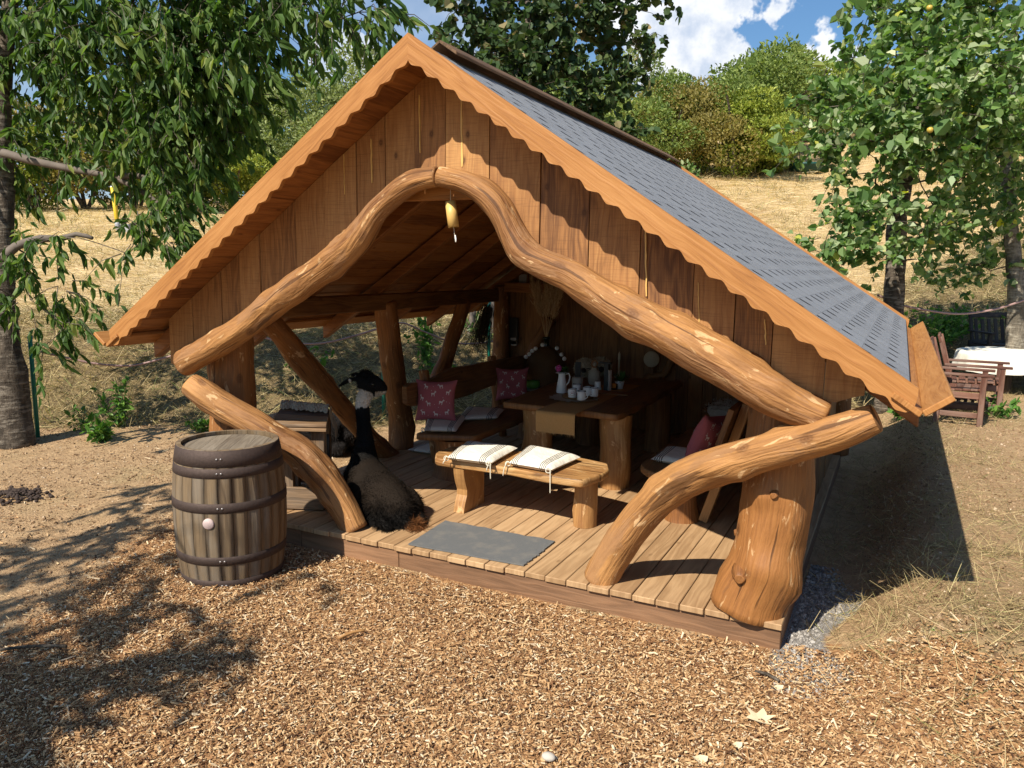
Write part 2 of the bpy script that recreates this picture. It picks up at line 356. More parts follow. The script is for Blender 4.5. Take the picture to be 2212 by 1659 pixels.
    def lathe(s,prof,c=(0,0,0),n=28,smooth=True,M3=None,closed=False):
        c=np.asarray(c,float); k=len(s.v); m=len(prof)
        Mx=np.array(M3) if M3 is not None else np.eye(3)
        s.add([c+Mx@np.array([r*math.cos(2*PI*j/n),r*math.sin(2*PI*j/n),z]) for r,z in prof for j in range(n)])
        for i in range(m-1):
            for j in range(n):
                j2=(j+1)%n; r=max(prof[i][0],.01)
                s.face((k+i*n+j,k+i*n+j2,k+(i+1)*n+j2,k+(i+1)*n+j),[(r*2*PI*j/n,prof[i][1]),(r*2*PI*(j+1)/n,prof[i][1]),(r*2*PI*(j+1)/n,prof[i+1][1]+.001),(r*2*PI*j/n,prof[i+1][1]+.001)],smooth)
    def prism(s,poly,ext,uvax=None,bev=0):
        """poly: list of 3D points (planar), ext: extrusion vector"""
        P=[np.asarray(p,float) for p in poly]; e=np.asarray(ext,float); n=len(P)
        ux,vx=uvax if uvax else (P[1]-P[0],P[-1]-P[0])
        ux=np.asarray(ux,float)/np.linalg.norm(ux); vx=np.asarray(vx,float)/np.linalg.norm(vx)
        U=lambda p:(float((p-P[0])@ux),float((p-P[0])@vx))
        nv=sum((np.cross(P[i]-P[0],P[(i+1)%n]-P[0]) for i in range(n)))
        if nv@e>0: P=P[::-1]
        k=s.add(P+[p+e for p in P])
        s.face(tuple(range(k,k+n)),[U(p) for p in P]); s.face(tuple(range(k+2*n-1,k+n-1,-1)),[U(p) for p in P[::-1]])
        for i in range(n):
            j=(i+1)%n; h=float(np.linalg.norm(e)); d=float(np.linalg.norm(P[j]-P[i]))
            if abs((P[j]-P[i])@vx)>abs((P[j]-P[i])@ux): q=[(0,0),(h,0),(h,d),(0,d)]
            else: q=[(0,0),(0,h),(d,h),(d,0)]
            s.face((k+i,k+n+i,k+n+j,k+j),q)
    def mesh(s,name):
        me=bpy.data.meshes.new(name); me.from_pydata(s.v,[],s.f)
        uvl=me.uv_layers.new(name='UVMap'); flat=[c for u in s.uv for p in u for c in p]; uvl.data.foreach_set('uv',flat)
        me.polygons.foreach_set('use_smooth',s.sm); me.update(); return me
    def build(s,name,mat,parent=None,label=None):
        me=s.mesh(name); o=link(me,name,parent,mat,label)
        if parent is None:
            V=np.array(s.v); c=Vector(((V[:,0].min()+V[:,0].max())/2,(V[:,1].min()+V[:,1].max())/2,V[:,2].min()))
            me.transform(Matrix.Translation(-c)); o.location=c
        return o
def np_mesh(name,V,F,mat,parent=None,attr=None,smooth=False,origin=None):
    V=np.asarray(V,np.float32); F=np.asarray(F,np.int32); me=bpy.data.meshes.new(name)
    if parent is None and origin is not None: V=V-np.asarray(origin,np.float32)
    me.vertices.add(len(V)); me.vertices.foreach_set('co',V.ravel())
    k=F.shape[1]; me.loops.add(F.size); me.loops.foreach_set('vertex_index',F.ravel())
    me.polygons.add(len(F)); me.polygons.foreach_set('loop_start',np.arange(0,F.size,k,dtype=np.int32))
    try: me.polygons.foreach_set('loop_total',np.full(len(F),k,np.int32))
    except Exception: pass
    me.polygons.foreach_set('use_smooth',np.full(len(F),smooth)); me.update(calc_edges=True)
    if attr is not None:
        a=me.color_attributes.new('cover','FLOAT_COLOR','POINT'); a.data.foreach_set('color',np.asarray(attr,np.float32).ravel())
    o=link(me,name,parent,mat)
    if parent is None and origin is not None: o.location=[float(v) for v in origin]
    return o
def spline(P,step=.05):
    P=np.array(P,float); out=[]; n=len(P)
    for i in range(n-1):
        p0=P[max(i-1,0)]; p1=P[i]; p2=P[i+1]; p3=P[min(i+2,n-1)]
        m=max(2,int(np.linalg.norm((p2-p1)[:3])/step))
        for t in np.linspace(0,1,m,endpoint=False):
            out.append(.5*((2*p1)+(-p0+p2)*t+(2*p0-5*p1+4*p2-p3)*t*t+(-p0+3*p1-3*p2+p3)*t**3))
    out.append(P[-1]); return np.array(out)
def logpath(pts,step=.05):
    """pts: (xyz, radius) -> smoothed centres and radii"""
    A=spline([list(p)+[r] for p,r in pts],step); return A[:,:3],A[:,3]
def unit(v): v=np.asarray(v,float); return v/(np.linalg.norm(v)+1e-12)
def frame(xa,za):
    xa=unit(xa); za=np.asarray(za,float); za=unit(za-xa*(xa@za)); return np.array([xa,np.cross(za,xa),za]).T
def sm(t): t=np.clip(t,0,1); return t*t*(3-2*t)

# ------------------------------------------------------------------ terrain
_BX=[-60,-12,-5.3,-2.7,0,4.5,9,15,80]; _BY=[-24,-2.0,1.8,3.3,6.3,9.3,10.3,12,26]
def bank_s(x,y): return (y-np.interp(x,_BX,_BY))*.8
def gz(x,y):
    x=np.asarray(x,float); y=np.asarray(y,float); s=bank_s(x,y)
    u=(x-3.352)*.8957+(y+4.975)*.4448
    sl=.135+.088*sm((u+3)/14)+.045*sm((u-11)/12)
    t=s-1.2; soft=np.where(t>20,t,np.log1p(np.exp(np.clip(t*2,-40,40)))/2)
    h=.85*sm(s/3.2)+sl*soft-.022*np.maximum(s-45,0)
    h=h+.39*sm((x-3.15)/.6)*sm((y+1.75)/1.3)*(1-.6*sm((s+1)/3))
    h=h+.018*np.sin(x*1.7+y*.6)*np.sin(y*1.3-x*.4)*sm(np.hypot(x-.7,y-2)/6)+.06*np.sin(x*.31+1)*np.sin(y*.27)*sm(s/6)
    h=h+.03*sm((x-2.0)/1.5)*sm((-y-.6)/.8)
    return h
def axis(segs):
    out=[]
    for a,b,st in segs: out+=list(np.arange(a,b-1e-6,st))
    return np.array(out+[segs[-1][1]])
gx=axis([(-420,-80,20),(-80,-20,2.5),(-20,-8,.5),(-8,5,.09),(5,12,.3),(12,60,2),(60,420,20)])
gy=axis([(-120,-20,10),(-20,-6,1),(-6,1.5,.09),(1.5,12,.25),(12,30,.8),(30,90,2.5),(90,500,20)])
X,Y=np.meshgrid(gx,gy); Zg=gz(X,Y)
def vn(x,y,f): return np.array([noise.noise((float(a)*f,float(b)*f,3.1)) for a,b in zip(x.ravel(),y.ravel())]).reshape(x.shape)
def in_poly(px,py,poly):
    inside=np.zeros(px.shape,bool); n=len(poly)
    for i in range(n):
        x1,y1=poly[i]; x2,y2=poly[(i+1)%n]
        c=((y1>py)!=(y2>py))&(px<(x2-x1)*(py-y1)/((y2-y1)+1e-12)+x1); inside^=c
    return inside
def hit(px,py):
    d=_ray(px,py); q=CAM+d*np.arange(2,14,.02)[:,None]; k=np.argmax(q[:,2]<gz(q[:,0],q[:,1])); return tuple(q[k][:2])
CHIP=[tuple(OZ(*q,0)[:2]) for q in ((640,1175),(390,1120),(190,1255),(-60,1480),(-700,1900))]+[(0.5,-9),(6.5,-7),(6.0,-2.6)]+[hit(*q) for q in ((2400,1475),(2212,1440),(1960,1405),(1850,1385),(1745,1372))]+[(2.88,-.58),(-.9,-.58)]
near=(X>-8)&(X<7)&(Y>-7)&(Y<3)
nz=np.zeros_like(X); nz[near]=vn(X[near],Y[near],1.1)+.5*vn(X[near],Y[near],3.1)
chip=np.where(in_poly(X+nz*.22,Y+nz*.22,CHIP),1.,0.)
S=bank_s(X,Y)
fieldm=sm((S-3.4-8.0*sm((X-2)/5)*(1-sm((X-40)/20)))/2.2); bankm=np.maximum(sm((S+.3)/.6)*(1-fieldm),.0)  # dark bank colour widened at right, standing for brush and tree shade
rightgrass=sm((X-3.25)/.5)*sm((Y+1.6)/.9)*.46*(1-.35*sm((X-4.2)/.8))
bankm=np.maximum(bankm,rightgrass)
grav=sm((X-2.82)/.1)*(1-sm((X-3.12-.1*np.sin(Y*5))/.2))*sm((Y+1.0)/.25)*(1-sm((Y-.1)/.8))
zz=Zg+np.where(near,nz*.012,0)
# woods beyond the field: darker ground not needed, field continues
att=np.stack([chip,bankm,grav,fieldm],-1).reshape(-1,4)
ny,nx=X.shape; idx=np.arange(nx*ny).reshape(ny,nx)
Fq=np.stack([idx[:-1,:-1],idx[:-1,1:],idx[1:,1:],idx[1:,:-1]],-1).reshape(-1,4)
g=np_mesh('ground',np.stack([X,Y,zz],-1).reshape(-1,3),Fq,'ground',attr=att,smooth=True); g['kind']='structure'

# ------------------------------------------------------------------ scatter helpers
def blades(n,P,D,Nn,L,W,curl=0.):
    """flat slivers: 4 verts each"""
    S_=np.cross(D,Nn); S_/=np.linalg.norm(S_,axis=1)[:,None]+1e-9
    a=P-S_*W[:,None]/2; b=P+S_*W[:,None]/2; t=P+D*L[:,None]+Nn*(curl*L)[:,None]
    V=np.stack([a,b,t+S_*W[:,None]*.3,t-S_*W[:,None]*.3],1).reshape(-1,3)
    return V,np.arange(4*n).reshape(n,4)
def leaves(P,D,Nn,L,W,fold=.25,wide=.5):
    n=len(P); D=D/(np.linalg.norm(D,axis=1)[:,None]+1e-9); Sd=np.cross(D,Nn); Sd/=np.linalg.norm(Sd,axis=1)[:,None]+1e-9; Nn=np.cross(Sd,D)
    L=L[:,None]; W=W[:,None]; up=Nn*W*fold
    base=P; tip=P+D*L-Nn*L*.12
    la=P+D*L*.28-Sd*W*.42+up; lb=P+D*L*.66-Sd*W*.42*wide*1.6+up*.8
    ra=P+D*L*.28+Sd*W*.42+up; rb=P+D*L*.66+Sd*W*.42*wide*1.6+up*.8
    V=np.stack([base,ra,rb,tip,lb,la],1).reshape(-1,3); k=np.arange(n)[:,None]*6
    F=np.concatenate([k+np.array([[0,1,2,3]]),k+np.array([[0,3,4,5]])],0)
    return V,F
def rdir(n):
    v=RNG.normal(size=(n,3)); return v/np.linalg.norm(v,axis=1)[:,None]

# wood chips: nearest densest
def make_chips():
    n=600000; px=RNG.uniform(-4.2,6.2,n); py=RNG.uniform(-4.6,-.5,n)
    d=np.hypot(px-CAM[0],py-CAM[1]); keep=RNG.random(n)<np.clip(2.5/d,.25,1)
    jn=RNG.normal(0,.16,(n,2)); keep&=in_poly(px+jn[:,0],py+jn[:,1],CHIP); keep&=~((px>-1.45)&(px<2.92)&(py>-.62))
    # sight wedge only
    ang=np.arctan2(px-CAM[0],py-CAM[1]); keep&=(ang>-1.35)&(ang<.75)
    px=px[keep]; py=py[keep]; n=len(px)
    sz=RNG.lognormal(0,.45,n); L=np.clip(.0125*sz,.004,.05)*RNG.choice([1,1.3,2.2,3.6],n,p=[.62,.22,.14,.02]); W=np.clip(L*RNG.uniform(.14,.6,n),.0024,.011)
    th=RNG.uniform(0,2*PI,n); til=RNG.normal(0,.33,n)
    D=np.stack([np.cos(th)*np.cos(til),np.sin(th)*np.cos(til),np.sin(til)],1)
    roll=RNG.normal(0,.5,n); S0=np.stack([-np.sin(th),np.cos(th),np.zeros(n)],1); U0=np.cross(D,S0)
    Sv=S0*np.cos(roll)[:,None]+U0*np.sin(roll)[:,None]; Uv=np.cross(D,Sv); Uv*=np.sign(Uv[:,2:3]+1e-9)
    P=np.stack([px,py,gz(px,py)+RNG.uniform(.002,.020,n)],1); th_=RNG.uniform(.0015,.005,n)[:,None]
    q=[]
    for a,b,c in ((-1,-1,0),(1,-1,0),(1,1,0),(-1,1,0),(-.9,-.8,1),(.9,-.7,1),(.95,.8,1),(-.9,.85,1)):
        q.append(P+D*(a*L/2)[:,None]*RNG.uniform(.6,1.15,(n,1))+Sv*(b*W/2)[:,None]*RNG.uniform(.3,1.15,(n,1))+Uv*c*th_)
    V=np.stack(q,1).reshape(-1,3); k=np.arange(n)[:,None]*8
    F=np.concatenate([k+np.array([f]) for f in ((4,5,6,7),(0,1,5,4),(1,2,6,5),(2,3,7,6),(3,0,4,7))],0)
    tag(np_mesh('wood_chips',V,F,'chips',origin=(2,-2.5,0)),'loose brown bark and wood chips spread over the ground before the hut','wood chips',kind='stuff')
make_chips()
M['crumb']=island('soil_crumbs',[(0,(.20,.12,.06)),(.5,(.36,.23,.125)),(.9,(.50,.34,.20)),(1,(.66,.52,.36))],.95,fine=60)
M['pebble']=island('gravel_stones',[(0,(.17,.15,.13)),(.5,(.36,.325,.285)),(1,(.58,.54,.48))],.9,fine=60)
def crumbs(name,label,cat,px,py,sz,mat,origin):
    n=len(px); P=np.stack([px,py,gz(px,py)],1); d=rdir(n); R1=unit_rows(np.cross(d,rdir(n))); R2=np.cross(d,R1); q=[]
    for a,b_,c in ((-1,-1,-1),(1,-1,-1),(1,1,-1),(-1,1,-1),(-1,-1,1),(1,-1,1),(1,1,1),(-1,1,1)):
        q.append(P+(d*a*RNG.uniform(.5,1.1,(n,1))+R1*b_*RNG.uniform(.4,1,(n,1))+R2*c*RNG.uniform(.4,1,(n,1)))*sz[:,None]*.5)
    V=np.stack(q,1).reshape(-1,3); k=np.arange(n)[:,None]*8
    F=np.concatenate([k+np.array([f]) for f in ((4,5,6,7),(0,1,5,4),(1,2,6,5),(2,3,7,6),(3,0,4,7),(3,2,1,0))],0)
    return tag(np_mesh(name,V,F,mat,origin=origin),label,cat,kind='stuff')
unit_rows=lambda v:v/(np.linalg.norm(v,axis=1)[:,None]+1e-9)
n=34000; x_=RNG.uniform(-8,.2,n); y_=RNG.uniform(-3.6,3,n); k_=(bank_s(x_,y_)<.5)&~((x_>-1.5)&(y_>-.65))&~in_poly(x_+RNG.normal(0,.15,n),y_+RNG.normal(0,.15,n),CHIP)
crumbs('soil_crumbs','small crumbs of dry soil over the bare ground at left','soil',x_[k_],y_[k_],RNG.lognormal(-4.75,.5,int(k_.sum())).clip(.004,.035),'crumb',(-3,0,0))
n=30000; x_=RNG.uniform(3.1,7.5,n); y_=RNG.uniform(-2.0,6,n); k_=RNG.random(n)<sm((x_-3.15)/.3)*sm((y_+2.)/.6)
crumbs('mound_crumbs','crumbs of dry soil on the mound right of the hut','soil',x_[k_],y_[k_],RNG.lognormal(-4.75,.5,int(k_.sum())).clip(.004,.04),'crumb',(4.5,1,.3))
n=8000; x_=RNG.uniform(2.92,3.42,n); y_=RNG.uniform(-1.1,.9,n); k_=x_<3.10+.10*np.sin(y_*5)+RNG.normal(0,.06,n)
crumbs('gravel_stones','grey gravel in the strip beside the deck','gravel',x_[k_],y_[k_],RNG.lognormal(-4.4,.35,int(k_.sum())).clip(.006,.03),'pebble',(3.1,1,0))
def wedge(n,r0,r1,power=1.,a0=-1.12,a1=.22):
    """points in the view wedge; power 1 = density ~1/r"""
    r=r0*(r1/r0)**RNG.random(n) if power==1 else np.sqrt(RNG.uniform(r0*r0,r1*r1,n)); a=RNG.uniform(a0,a1,n)
    return CAM[0]+np.sin(a)*r,CAM[1]+np.cos(a)*r,r
def make_field_straw():
    x,y,r=wedge(115000,9,62); s=bank_s(x,y); k=(s>2.6+7.6*sm((x-2)/5)+RNG.normal(0,.7,len(x))); x,y,r=x[k],y[k],r[k]; n=len(x)
    th=RNG.normal(.3,.75,n)+RNG.choice([0,PI],n); ti=np.abs(RNG.normal(.05,.16,n)); D=np.stack([np.cos(th)*np.cos(ti),np.sin(th)*np.cos(ti),np.sin(ti)],1)
    Nn=np.tile([0,0,1.],(n,1))+RNG.normal(0,.35,(n,3)); L=RNG.uniform(.12,.5,n)*np.clip(r/14,.7,2.6); W=.0022*np.clip(r/6.,1,9)
    V,F=blades(n,np.stack([x,y,gz(x,y)+.01+RNG.uniform(0,.05,n)],1),D,Nn,L,W,-.1)
    tag(np_mesh('dry_straw',V,F,'straw',origin=(-5,14,1)),'mown pale straw lying over the sloping field','straw',kind='stuff')
make_field_straw()
def make_tufts():
    cx,cy,r=wedge(2600,13,58); s_=bank_s(cx,cy); k=s_>4; cx,cy,r=cx[k],cy[k],r[k]; m=18; n=len(cx)*m
    x=np.repeat(cx,m)+RNG.normal(0,.10,n)*np.repeat(np.clip(r/18,.6,2.5),m); y=np.repeat(cy,m)+RNG.normal(0,.10,n)*np.repeat(np.clip(r/18,.6,2.5),m); rr=np.repeat(r,m)
    ti=np.clip(RNG.normal(.75,.35,n),.1,1.5); th=RNG.uniform(0,2*PI,n); D=np.stack([np.cos(th)*np.cos(ti),np.sin(th)*np.cos(ti),np.sin(ti)],1)
    V,F=blades(n,np.stack([x,y,gz(x,y)],1),D,rdir(n),RNG.uniform(.08,.26,n)*np.clip(rr/22,.7,1.9),.003*np.clip(rr/8,1,5),-.2)
    tag(np_mesh('grass_tufts',V,F,'drygrass',origin=(-5,20,2)),'low brown grass tufts left standing in the straw field','grass',kind='stuff')
make_tufts()
def make_bank_grass():
    x,y,r=wedge(150000,6.5,27,a0=-1.15,a1=.22); s=bank_s(x,y); n=len(x)
    k=(s>RNG.normal(.1,.35,n))&(s<RNG.normal(4.2,.8,n)+7.6*sm((x-2)/5)); x,y,r=x[k],y[k],r[k]; n=len(x)
    cl=np.sin(x*2.3+np.sin(y*1.9)*1.5)*np.sin(y*2.1+x*.7)
    ti=np.clip(RNG.normal(.35,.35,n),-.05,1.35); th=RNG.uniform(0,2*PI,n); D=np.stack([np.cos(th)*np.cos(ti),np.sin(th)*np.cos(ti)-.15,np.sin(ti)],1); D/=np.linalg.norm(D,axis=1)[:,None]
    L=RNG.uniform(.10,.34,n)*(1+.5*cl); W=.0026*np.clip(r/6.,1,3)*RNG.uniform(.6,1.8,n)
    V,F=blades(n,np.stack([x,y,gz(x,y)+RNG.uniform(0,.04,n)],1),D,rdir(n),L,W,-.25)
    tag(np_mesh('dry_grass',V,F,'drygrass',origin=(-3,6,.5)),'tangled brown dry grass on the bank behind the hut','grass',kind='stuff')
    # mound beside the hut
    n=52000; x=RNG.uniform(2.95,8.5,n); y=RNG.uniform(-2.0,9.5,n); w=np.where((y>.3)&(x>2.95),1,sm((x-3.12)/.3))*sm((y+2.0)/.7)*(.35+.65*(np.sin(x*2.1+y)*np.sin(y*1.7-x*.6)>-.2))*np.where(y>3.2,.8,1)*(1-.75*sm((x-4.1)/.6)*(1-sm((y-4.2)/2)))
    k=RNG.random(n)<w; x,y=x[k],y[k]; n=len(x); ti=np.clip(RNG.normal(.3,.4,n),-.05,1.3); th=RNG.uniform(0,2*PI,n)
    D=np.stack([np.cos(th)*np.cos(ti),np.sin(th)*np.cos(ti),np.sin(ti)],1); L=RNG.uniform(.04,.15,n)*np.where(y<.3,1.25,1)
    V,F=blades(n,np.stack([x,y,gz(x,y)+RNG.uniform(0,.01,n)],1),D,rdir(n),L,np.full(n,.0028),-.3)
    tag(np_mesh('mound_grass',V,F,'drygrass',origin=(4.5,1,.3)),'short dry grass on the soil mound right of the hut','grass',kind='stuff')
    n=12000; x=RNG.uniform(3.0,5.6,n); y=RNG.uniform(-2.3,.7,n); k=~in_poly(x+RNG.normal(0,.12,n),y+RNG.normal(0,.12,n),CHIP)&(x>3.13+.1*np.sin(y*5)+RNG.normal(0,.05,n)); k&=RNG.random(n)<(.25+.75*(np.sin(x*4.3+y*1.7)*np.sin(y*3.9-x*1.3)>-.15)); x,y=x[k],y[k]; n=len(x)
    ti=np.clip(RNG.normal(.35,.42,n),-.05,1.35); th=RNG.uniform(0,2*PI,n); D=np.stack([np.cos(th)*np.cos(ti),np.sin(th)*np.cos(ti),np.sin(ti)],1)
    V,F=blades(n,np.stack([x,y,gz(x,y)+RNG.uniform(0,.015,n)],1),D,rdir(n),RNG.uniform(.04,.17,n),RNG.uniform(.0018,.0036,n),-.35)
    tag(np_mesh('mound_grass',V,F,'drygrass',origin=(4,-1,.2)),'matted straw coloured grass along the edge between mound and chips','grass',kind='stuff')
    # litter on the bare soil at left
    n=5200; x=RNG.uniform(-7.5,.3,n); y=RNG.uniform(-3.2,2.6,n); k=(bank_s(x,y)<.2)&~((x>-1.5)&(y>-.7))&~in_poly(x,y,CHIP); x,y=x[k],y[k]; n=len(x)
    th=RNG.uniform(0,2*PI,n); D=np.stack([np.cos(th),np.sin(th),RNG.normal(.05,.1,n)],1)
    V,F=blades(n,np.stack([x,y,gz(x,y)+.006],1),D,np.tile([0,0,1.],(n,1))+RNG.normal(0,.3,(n,3)),RNG.uniform(.015,.07,n),RNG.uniform(.004,.014,n))
    tag(np_mesh('soil_litter',V,F,'chips',origin=(-3,0,0)),'scattered bark bits and stalks on the bare soil','litter',kind='stuff')
make_bank_grass()
# ------------------------------------------------------------------ the hut
ZD=.17; X0=.72; YB=-1.07; YG=-.715; ZAP=3.456; ZE=1.642; HS=2.713; YBACK=4.62; SL=(ZAP-ZE)/HS
roof=lambda x,dz=0: ZAP-SL*abs(x-X0)+dz
NS=math.sqrt(1+SL*SL)
hut=thing('wooden_hut','large open timber hut with curved log arch entrance and grey shingle roof','hut',(X0,1.8,0))
# deck
b=B(); xr=2.90
k=0
while xr>-1.43:
    w=.1405; xl=max(xr-w,-1.45); y0=-.60+random.uniform(-.012,.006); y1=4.25; z1=ZD+random.uniform(-.002,.002); z0=ZD-.038
    b.hexb([(xl if i&1==0 else xr,y0 if i&2==0 else y1,z0 if i&4==0 else z1) for i in range(8)],1,.004); xr=xl-.0065; k+=1
deck=b.build('deck','deck',hut)
b=B()
for xa,xb in ((-1.44,-.62),(-.615,.28),(.285,2.895)): b.hexb([(xa if i&1==0 else xb,-.585 if i&2==0 else -.55,-.12 if i&4==0 else .1315) for i in range(8)],0)
for xs in (-1.44,2.86): b.hexb([(xs if i&1==0 else xs+.035,-.545 if i&2==0 else 4.25,-.12 if i&4==0 else .1315) for i in range(8)],1)
b.build('deck_fascia','fascia',hut)
# gable boards, lower edge cut along the arch logs
LLOG=[((398,785),55),((466,745),57),((537,700),58),((590,658),60),((645,618),62),((710,572),64),((755,535),64),((780,508),62),((797,482),54),((815,455),50),((843,428),48),((877,402),46),((912,388),44),((944,382),43)]
RLOG=[((951,381),43),((1005,394),50),((1045,416),56),((1075,445),60),((1094,478),58),((1110,510),62),((1130,542),70),((1170,568),66),((1225,592),70),((1262,615),78),((1330,660),84),((1410,702),92),((1490,745),97),((1570,790),96),((1645,838),92),((1700,868),88),((1778,906),78)]
def log3(L,y=-.76): 
    o=[]
    for (px,py),w in L:
        P=OY(px,py,y); o.append((P,span(P,w)/2))
    return o
LL=log3(LLOG); RL=log3(RLOG)
arch=sorted([(p[0],p[2]) for p,r in LL+RL])
AX=[a for a,_ in arch]; AZ=[c for _,c in arch]
b=B(); x=X0-HS+.20; xend=X0+HS-.20; i=0
while x<xend:
    w=min(random.choice([.2,.23,.27,.31,.34]),xend-x); x2=x+w-.006
    if abs(x-X0)<.12 and x2>X0: pass
    off=random.uniform(0,.012); ya=YG+off
    def zlo(t):
        if t<AX[0]-.02: return roof(t)-.30-.25*sm((t-(X0-HS))/.4)
        if t>AX[-1]+.02: return roof(t)-.34-.12*math.sin(t*9)
        return float(np.interp(t,AX,AZ))
    xs=np.linspace(x,x2,7); xs=sorted(set(list(xs)+([X0] if x<X0<x2 else [])))
    top=[(t,ya,roof(t,-.075)) for t in xs]; bot=[(t,ya,zlo(t)) for t in xs]
    if all(tp[2]-bt[2]>.02 for tp,bt in zip(top,bot)):
        for q in range(len(xs)-1):   # strips joined into one board
            pass
        kk=b.add(bot+top+[(p[0],p[1]+.024,p[2]) for p in bot+top]); n=len(xs); o=random.random()*5
        for q in range(n-1):
            U=lambda t:xs[t]-xs[0]+o
            b.face((kk+q,kk+q+1,kk+n+q+1,kk+n+q),[(U(q),bot[q][2]),(U(q+1),bot[q+1][2]),(U(q+1),top[q+1][2]),(U(q),top[q][2])])
            s2=2*n; b.face((kk+s2+q+1,kk+s2+q,kk+s2+n+q,kk+s2+n+q+1),[(U(q+1),bot[q+1][2]),(U(q),bot[q][2]),(U(q),top[q][2]),(U(q+1),top[q+1][2])])
            b.face((kk+q,kk+s2+q,kk+s2+q+1,kk+q+1),[(0,0),(.02,0),(.02,.05),(0,.05)])
        for q in (0,n-1):
            b.face((kk+q,kk+n+q,kk+3*n+q,kk+2*n+q),[(o,bot[q][2]),(o,top[q][2]),(o+.024,top[q][2]),(o+.024,bot[q][2])])
    x+=w; i+=1
b.build('gable_wall','gable',hut)
for px,y0,y1,w in ((996,200,360,9),(905,205,330,5),(801,300,395,5),(1394,500,640,7),(1652,690,745,6),(1508,610,700,4),(742,330,420,4)):
    a=OY(px,y0,YG-.003); c=OY(px+2,y1,YG-.003); zt_=min(a[2],roof(a[0],-.08)); b=B(); W_=span(a,w)/2
    xs_=[(a[0]+(c[0]-a[0])*t+.004*noise.noise((t*5,px,0)),zt_+(c[2]-zt_)*t,W_*(.35+.5*abs(noise.noise((t*4,px,2))))) for t in np.linspace(0,1,12)]
    b.prism([(x-w_,YG-.003,z) for x,z,w_ in xs_]+[(x+w_,YG-.003,z) for x,z,w_ in xs_[::-1]],(0,.008,0),((1,0,0),(0,0,1))); b.build('sapwood_edge','bamboo',hut)
# back wall and right wall
b=B(); x=-1.30; YW=4.16
while x<2.80:
    w=min(random.uniform(.16,.30),2.82-x); 
    if w<.05: break
    o=random.uniform(0,.012); x2=x+w+.004*(1 if int(x*100)%2 else 0)-.0005
    b.hexb([(x if i&1==0 else x2,YW+o if i&2==0 else YW+o+.024,ZD if i&4==0 else roof(x if i&1==0 else x2,-.10)) for i in range(8)],2); x+=w
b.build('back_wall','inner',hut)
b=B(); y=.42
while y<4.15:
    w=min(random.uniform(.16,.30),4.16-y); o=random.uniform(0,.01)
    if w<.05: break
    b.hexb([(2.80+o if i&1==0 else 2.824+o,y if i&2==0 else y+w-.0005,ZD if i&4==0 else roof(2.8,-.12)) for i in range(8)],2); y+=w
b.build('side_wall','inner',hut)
# roof boards (soffit) on both slopes
for sgn in (-1,1):
    b=B(); d=.02; Ltot=HS*NS-.03
    while d<Ltot:
        w=min(.142,Ltot-d); d2=d+w-.005
        def pt(dd,y,dz): return (X0+sgn*dd/NS,y,ZAP-SL*dd/NS+dz)
        y0=YB+.032; y1=YBACK-.032
        c=[pt(d if i&1==0 else d2,y0 if i&2==0 else y1,-.072 if i&4==0 else -.045) for i in range(8)]
        b.hexb(c,1,.005); d+=w
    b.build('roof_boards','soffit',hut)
    # laminated shingles: dark under layer, staggered light teeth on every course
    P=lambda dd,yy,dz:(X0+sgn*dd/NS,yy,ZAP-SL*dd/NS+dz)
    b=B(); b.hexb([P(0 if i&1==0 else HS*NS-.006,YB+.033 if i&2==0 else YBACK-.033,-.042 if i&4==0 else -.031) for i in range(8)],1,.001); b.build('roof_felt','felt',hut)
    b=B(); wb=B(); n=24; ex=(HS*NS-.01)/n; kk=.75; per=.285; y0_=YB+.034; y1_=YBACK-.034
    cl_=lambda y:min(max(y,y0_),y1_)
    for r in range(n):
        d0=r*ex; d1=d0+ex; m0=-int(kk*HS*NS/per)-2; jit=random.uniform(-.012,.012)+.03*(r%2)
        for q in range(m0,int((y1_-y0_)/per)+1):
            ys=y0_+q*per+jit; g=.030; t=random.uniform(0,.0012)
            ya0,yb0,ya1,yb1=cl_(ys+kk*d0),cl_(ys+per-g+kk*d0),cl_(ys+kk*d1),cl_(ys+per-g+kk*d1)
            if yb0-ya0<.012 or yb1-ya1<.012: continue
            b.hexb([P(d0 if i&1==0 else d1-.0004,((ya0 if i&2==0 else yb0) if i&1==0 else (ya1 if i&2==0 else yb1)),-.0305 if i&4==0 else -.0265+t) for i in range(8)],1,.0008)
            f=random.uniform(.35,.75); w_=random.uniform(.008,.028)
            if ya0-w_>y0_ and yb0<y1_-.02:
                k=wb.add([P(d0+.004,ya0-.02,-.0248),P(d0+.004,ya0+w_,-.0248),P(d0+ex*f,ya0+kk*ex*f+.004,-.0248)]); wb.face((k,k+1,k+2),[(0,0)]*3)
    wb.build('shingle_shade_band','felt',hut)['kind']='stuff'  # dark triangles drawn in as the wedge shadows at the course steps
    b.build('roof_shingles','shingle',hut)
